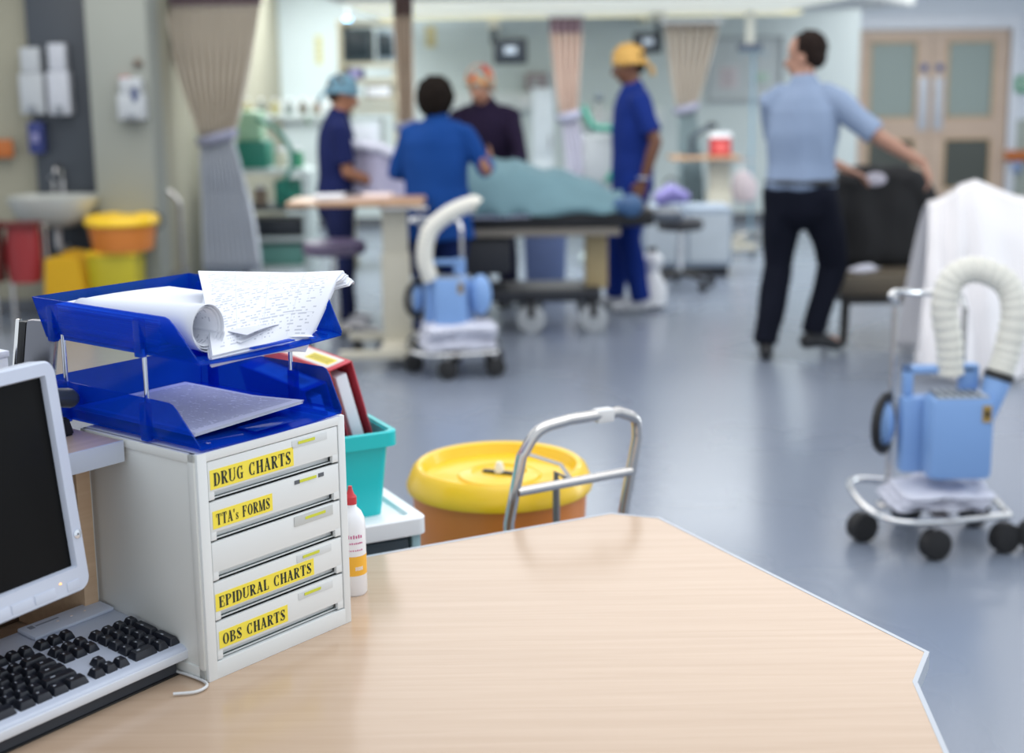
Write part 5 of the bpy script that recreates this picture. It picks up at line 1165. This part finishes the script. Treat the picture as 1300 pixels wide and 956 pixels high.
def key(x, y, wx_=.0165, wy=.0165, leg=1):
    global key_n
    key_n += 1
    rings = []
    for z, s_ in ((.0165, .0), (.019, .0), (.0255, .0028), (.0265, .0034), (.0258, .006)):
        rings.append([TK @ Vector((px_, py_+(.0006 if s_ > .001 else 0), z)) for px_, py_ in rrect(x-wx_/2+s_, y-wy/2+s_*.8, x+wx_/2-s_, y+wy/2-s_*.8, .0015, 3)])
    mb = MB(); mb.loft(rings)
    for p_ in range(leg):
        mb2 = None
    k_ = mb.build('key', keym, kb, ang=60)
    if leg: MB().box(x-wx_*.22, y+wy*.08, .0259, x-wx_*.08, y+wy*.2, .0263, M=TK).build('legend', legm, k_)
P_ = .019
ys = [.022+P_*i for i in range(5)]; fy = .022+P_*5+.009
for c in range(4):                                          # number pad
    x = -.018-P_*(3-c)
    for r in range(5):
        if c == 3 and r in (1, 3): continue
        if c == 3 and r in (0, 2): key(x, ys[r]+P_/2, wy=.0355); continue
        if r == 0 and c == 0: key(x+P_/2, ys[0], wx_=.0355); continue
        if r == 0 and c == 1: continue
        key(x, ys[r])
xa = -.018-P_*3-.026
for c in range(3):
    x = xa-P_*(2-c); key(x, ys[0]); 
    if c == 1: key(x, ys[1])
    key(x, ys[3]); key(x, ys[4]); key(x, fy)
xb_ = xa-P_*2-.025
for r in range(5):                                          # main block, from its right end
    first = [(.030, 0), (.050, 0), (.040, 0), (.030, 0), (.036, 0)][r][0]
    x = xb_+P_/2-.001; x -= first/2; key(x, ys[r], wx_=first-.002, leg=1); x -= first/2
    cnt = 11 if r else 3
    if r == 0:
        for i in range(3): key(x-P_*.6-i*.024, ys[0], wx_=.0215)
        key(x-.07-.055, ys[0], wx_=.1, leg=0); continue
    off = .0
    for i in range(cnt): key(x-P_/2-i*P_, ys[r])
for g in range(3):
    for i in range(4): key(xb_-i*P_-g*(P_*4+.012), fy, leg=1)
# cables under the keyboard
cb = tag(MB().tube(bez([F(-.012, .2, DZ+.004), F(-.012, .1, DZ+.004), F(-.006, .03, DZ+.004), F(-.01, -.012, DZ+.004), F(-.035, -.02, DZ+.004), F(-.06, .0, DZ+.004)], 30), .0022).build('data_cable', mat('cable_white', '#d6d8da', .5)), 'thin white cable curving past the base of the drawer cabinet', 'cable')
cb = tag(MB().tube(bez([F(-.22, .25, DZ+.006), F(-.2, .2, DZ+.03), F(-.24, .18, DZ+.01), F(-.3, .2, DZ+.006)], 30), .004).build('power_lead', rubber), 'black cable looping behind the keyboard under the monitor', 'cable')
pn = thing('white_card', F(-.26, .19, DZ), RZ, 'small folded white card behind the keyboard at the left edge', 'card')
MB().box(-.03, 0, 0, .03, .03, .05, bev=.001).build('card_face', papers, pn)
# handset and phone on the raised counter
hs = thing('cordless_handset', F(-.075, .37, cz+.0), RZ+.5, 'chrome and black cordless handset standing on the raised counter', 'telephone')
hp_ = at(52, 408, 2.15)
q_ = onz(38, 534, cz); hs.location = (q_.x, q_.y, cz); HH = at(52, 405, q_.y+.01).z-cz; hs.rotation_euler = (0, 0, .15)
TH = Matrix.Rotation(-.12, 4, 'X') @ Matrix.Rotation(.12, 4, 'Y')
MB().box(-.014, -.016, .02, .032, .02, HH, bev=.008, M=TH).build('handset_body', mat('handset_silver', '#74757c', .22, .8), hs)
MB().box(-.024, -.014, .02, -.013, .018, HH-.004, bev=.004, M=TH).build('side_strip', black, hs)
MB().box(-.030, -.012, .02, -.0235, .016, HH-.001, bev=.003, M=TH).build('chrome_band', chrome, hs)
MB().lathe([(.0035, 0), (.0035, .0012)], 16, M=TH @ Matrix.Translation((.014, -.012, HH-.03)) @ Matrix.Rotation(PI/2, 4, 'X')).build('round_button', mat('button_pearl', '#c8c2da', .2, .6), hs)
MB().box(-.035, -.03, 0, .04, .03, .025, bev=.006).build('charging_cradle', black, hs)
pl = at(99, 550, 2.13)
ph = thing('desk_telephone', F(-.02-.02, .33, cz), RZ, 'dark grey end of a desk telephone on the raised counter beside the monitor', 'telephone')
ph.location = (onz(96, 552, cz).x, onz(96, 552, cz).y, cz); ph.rotation_euler = (0, 0, RZ)
MB().prism([(-.16, 0), (.0, 0), (-.008, .028), (-.16, .05)], 0, .09, bev=.003).build('phone_base', black, ph)
MB().limb([(-.1, .02, .066), (-.04, .02, .062), (.006, .02, .052)], [(.016, .012), (.017, .012), (.02, .015)], side=(0, 1, 0)).build('receiver', mat('phone_grey', '#3a4047', .4), ph)
wbx = thing('document_box', at(0, 452, 2.5)-Vector((0, 0, .1)), RZ, 'white box on the raised counter behind the monitor at the left edge', 'box')
wbx.location = F(-.5, .33, cz); 
wbx.location = (onz(-30, 520, cz).x, onz(-30, 520, cz).y, cz)
MB().box(-.1, -.03, 0, .045, .03, .085, bev=.003).build('box_body', white, wbx); MB().box(-.102, -.032, .082, .047, .032, .092, bev=.002).build('lid', papers, wbx)
# ------------------------------------------------------------------ white drawer unit with teal crate and files
u0 = at(543, 655, 2.6); UZ = u0.z; U = thing('plastic_drawer_unit', (u0.x, u0.y, 0), math.atan2(d1.y, d1.x), 'white topped plastic drawer unit with pale blue drawers behind the desk', 'drawer unit')
UW, UD = .36, .36
m = MB(); rr_ = [Vector((x, y, 0)) for x, y in rrect(-UW, 0, 0, UD, .02)]
def lay(i_, z, r_=.02): return [Vector((x, y, z)) for x, y in rrect(-UW+i_, i_, -i_, UD-i_, r_)]
m.loft([lay(.006, UZ-.035), lay(0, UZ-.034), lay(0, UZ-.003), lay(.003, UZ), lay(.026, UZ, .012), lay(.03, UZ-.008, .01)]); m.build('top', white, U)
for sx in (-UW+.01, -.028): MB().box(sx, .012, .02, sx+.018, .03, UZ-.034, bev=.003).box(sx, UD-.03, .02, sx+.018, UD-.012, UZ-.034, bev=.003).build('corner_post', mat('pale_aqua', '#a9cdd6', .4), U)
MB().box(-.016, .03, .02, -.012, UD-.03, UZ-.034).box(-UW+.012, .03, .02, -UW+.016, UD-.03, UZ-.034).build('side_panel', MATS['pale_aqua'], U)
hgt = (UZ-.06)/3
for i in range(3):
    z0 = .03+i*hgt; d = MB().box(-UW+.034, .012, z0, -.034, UD-.03, z0+hgt-.012, bev=.006).build('drawer', tint_mat('smoky_drawer' if i == 0 else 'smoky_drawer_'+'ab'[i-1], '#8fa5ad', '#55626c', .75, .2), U)
    MB().box(-UW*.5-.05, .0, z0+hgt*.55, -UW*.5+.05, .014, z0+hgt*.7, bev=.003).build('handle', white, d)
tealp = mat('turquoise_plastic', '#12bdc0', .35, var=.03)
cr0 = Vector((u0.x, u0.y, 0))+d1*-.045+d2*.06
cr_ = thing('turquoise_crate', (cr0.x, cr0.y, UZ-.008), math.atan2(d1.y, d1.x), 'open turquoise plastic crate on the white drawer unit', 'crate')
CWd, CDp, CHt = .27, .25, .165; tp = .014
def shell(w0, d0, z0, w1, d1_, z1, t_):
    m = MB(); R0 = rrect(-w0+.0+tp, tp, -tp, d0-tp, .02); R1 = rrect(-w1, 0, 0, d1_, .02)
    I1 = rrect(-w1+t_, t_, -t_, d1_-t_, .018); I0 = rrect(-w0+tp+t_, tp+t_, -tp-t_, d0-tp-t_, .018)
    return m.loft([[Vector((x, y, z)) for x, y in r] for r, z in ((R0, z0), (R1, z1), (I1, z1), (I0, z0+t_))])
shell(CWd, CDp, 0, CWd, CDp, CHt, .003).build('tub', tealp, cr_)
m = MB(); O = rrect(-CWd-.012, -.012, .012, CDp+.012, .024); I = rrect(-CWd, 0, 0, CDp, .02)
m.loft([[Vector((x, y, z)) for x, y in r] for r, z in ((I, CHt-.026), (O, CHt-.024), (O, CHt+.003), (rrect(-CWd-.008, -.008, .008, CDp+.008, .022), CHt+.006), (I, CHt+.004), (I, CHt-.026))], caps=False); m.build('rolled_rim', tealp, cr_)
def binder(p, rz, tilt, thick, length, height, colr, label, lab=None, pages=True, roll=0):
    """box file: long spine upwards; local x = thickness, y = length of the spine, z = depth hanging down from the spine"""
    t = thing('lever_arch_file', p, rz, label, 'file'); t.rotation_euler = (roll, tilt, rz)
    c = mat('file '+colr, colr, .45)
    MB().box(0, 0, -height, .0025, length, 0, bev=.0008).build('cover', c, t); MB().box(thick-.0025, 0, -height, thick, length, 0, bev=.0008).build('cover', c, t)
    MB().box(0, 0, -.0025, thick, length, 0, bev=.0008).build('spine', c, t)
    if pages: MB().box(.012, .004, -height+.006, .012+thick*.45, length-.01, -.02, bev=.001).build('page_block', papers, t)
    if lab:
        l_ = MB().box(thick*.12, .018, -.0005, thick*.88, length*.8, .0008).build('spine_label', mat('spine '+lab[0], lab[0], .6), t)
        MB().box(thick*.28, .03, .0005, thick*.72, length*.42, .0013).build('yellow_patch', mat('patch '+lab[1], lab[1], .6), t)
        m = MB()
        for i in range(3): m.box(thick*(.36+.11*i), .036, .001, thick*(.36+.11*i)+.002, length*.4, .0016)
        m.build('label_print', mat('patch_ink', '#6b5c2c', .6), t)
red = '#c33a48'
rf = at(417, 471, 2.62); rq = onz(352, 447, rf.z); fy_ = math.atan2(rq.y-rf.y, rq.x-rf.x)-PI/2
binder(rf, fy_, math.radians(-15), .052, .31, .185, red, 'red lever arch file with yellow spine patch leaning in the turquoise crate', ('#d8d5cf', '#ecd84e'))
bf = at(385, 497, 2.60)
binder(bf, fy_, math.radians(-14), .05, .3, .165, '#3a52b5', 'blue lever arch file left of the red one in the turquoise crate', ('#ddd6cf', '#e0c6bf'))
# ------------------------------------------------------------------ clinical bin and its trolley
bc = at(634, 600, 3.12); bz = .13
bb_ = waste_bin((bc.x, 3.13, bz), .213, at(634, 600, 3.12).z-bz+.022, 'large orange clinical waste bin with yellow lid behind the desk', .0)
BH = at(634, 600, 3.12).z-bz+.022
m = MB()
for i in range(34):
    a = 2*PI*i/34; 
    if i % 17 in (0, 16): continue
    r = .135; hgt_ = .011 if i % 3 else .016
    m.box(-.004, -hgt_/2, BH*.9455+.0002, .004, hgt_/2, BH*.9455+.0022, M=Matrix.Rotation(a, 4, 'Z') @ Matrix.Translation((0, r, 0)))
m.build('raised_lettering', mat('lid_ink', '#a98a1c', .5), bb_)
m = MB()
for i in range(9):
    a = PI+(-.55+.14*i); m.box(-.006, -.009, BH*.9455+.0002, .005, .006+.004*(i % 2), BH*.9455+.002, M=Matrix.Rotation(a, 4, 'Z') @ Matrix.Translation((0, .115, 0)))
m.build('black_print', mat('lid_black', '#4a4318', .6), bb_)
MB().box(-.04, -.008, BH*.955, .05, .008, BH*.965, bev=.002, M=Matrix.Rotation(-.4, 4, 'Z')).build('lid_catch', black, bb_); MB().lathe([(.012, BH*.96), (.01, BH*.985), (.006, BH)], 16).build('catch_stud', mat('stud_pale', '#e6e6e0', .4), bb_)
tr = thing('bin_trolley', (0, 0, 0), 0, 'chrome handled bin trolley holding the large orange bin', 'trolley')
L0 = at(650, 668, 2.72); R0 = at(806, 640, 2.87)
L0 = Vector((L0.x, L0.y, 0)); 
pA = at(646, 664, 2.74); pB = at(662, 580, 2.74); pB2 = at(684, 547, 2.755); pC = at(722, 533, 2.79); pD = at(785, 523, 2.86); pE = at(806, 532, 2.885); pF = at(809, 555, 2.89); pG = at(801, 598, 2.885); pH = at(792, 648, 2.885)
def down(p): return Vector((p.x, p.y, .13))
hpts = [down(pA), pA]+bez([pB, pB2, pC], 12)[0:]+bez([pD, pE, pF], 12)+[pG, pH, down(pH)]
MB().tube(hpts, .0115, n=14).build('push_handle', steel, tr)
cA = at(657, 625, 2.735); cB = at(801, 598, 2.88); MB().tube([cA, cB], .0095, n=12).build('cross_bar', steel, tr)
MB().box(-.02, -.014, -.014, .02, .014, .014, bev=.005, M=Matrix.Translation(at(766, 527, 2.84)) @ Matrix.Rotation(.45, 4, 'Z')).build('tape_wrap', mat('tape_white', '#d8d9da', .6), tr)
kA = at(668, 576, 2.97); kB = at(712, 590, 2.95); kC = at(727, 612, 2.90); kD = at(708, 660, 2.87)
MB().tube([kA, kB, kC], .009, n=4, flat=.5).build('lid_lever', mat('dull_steel', '#8a8a8a', .35, .9), tr)
MB().tube([at(706, 615, 2.88), down(at(706, 640, 2.88))], .008, n=10).tube([kC, at(706, 600, 2.88), at(706, 640, 2.88)], .007, n=8).build('pedal_rod', MATS['dull_steel'], tr)
q0 = down(pA); q1 = down(pH); ex_ = (q1-q0).normalized(); ey_ = Vector((-ex_.y, ex_.x, 0)); cc = Vector((bc.x, 3.13, 0))
corner = [q0, q1, q1+ey_*.45, q0+ey_*.45]
cen = Vector((bc.x, 3.13, 0)); corner = [cen+(ex_*sx+ey_*sy)*.2 for sx, sy in ((-1, -1), (1, -1), (1, 1), (-1, 1))]
slab([c_.copy() for c_ in corner], .105, .128, MATS['dull_steel'], 'platform', tr, Vector((0, 0, 0)))
MB().tube([down(pA)-Vector((0, 0, .015)), Vector((corner[0].x, corner[0].y, .115))], .012).tube([down(pH)-Vector((0, 0, .015)), Vector((corner[1].x, corner[1].y, .115))], .012).build('handle_foot', steel, tr)
for c_ in corner: MB().lathe([(.02, -.018), (.045, -.014), (.045, .014), (.02, .018)], 20, M=Matrix.Translation((c_.x*.96+cen.x*.04, c_.y*.96+cen.y*.04, .046)) @ Matrix.Rotation(PI/2, 4, 'X')).box(c_.x*.96+cen.x*.04-.012, c_.y*.96+cen.y*.04-.02, .04, c_.x*.96+cen.x*.04+.012, c_.y*.96+cen.y*.04+.02, .106).build('castor', rubber, tr)
# ------------------------------------------------------------------ groups of repeats
G = {'bay_curtain': 'curtains round the bays', 'person': 'staff in the ward', 'patient_monitor': 'wall monitors above the beds', 'notice': 'notices on the back wall',
     'overbed_table': 'over-bed tables', 'warming_blower': 'warm-air blowers on chrome stands', 'letter_tray': 'stacked blue letter trays', 'lever_arch_file': 'files in the turquoise crate',
     'service_trunking': 'bed head trunking', 'swivel_stool': 'swivel stools', 'folded_linen': 'linen on the blower bases', 'clinical_waste_bin': 'orange clinical bins with yellow lids',
     'supply_jar': 'supply jars on the green trolley', 'column_cabinet': 'tall pale cabinets', 'paper_pile': 'papers on the over-bed table', 'red_waste_sack': 'red waste sacks', 'handrail': 'orange timber handrails', 'rack_monitor': 'monitors on the cream rack'}
for o in list(scn.objects):
    if o.parent is None and 'label' in o and 'group' not in o and o.name.split('.')[0] in G: o['group'] = G[o.name.split('.')[0]]
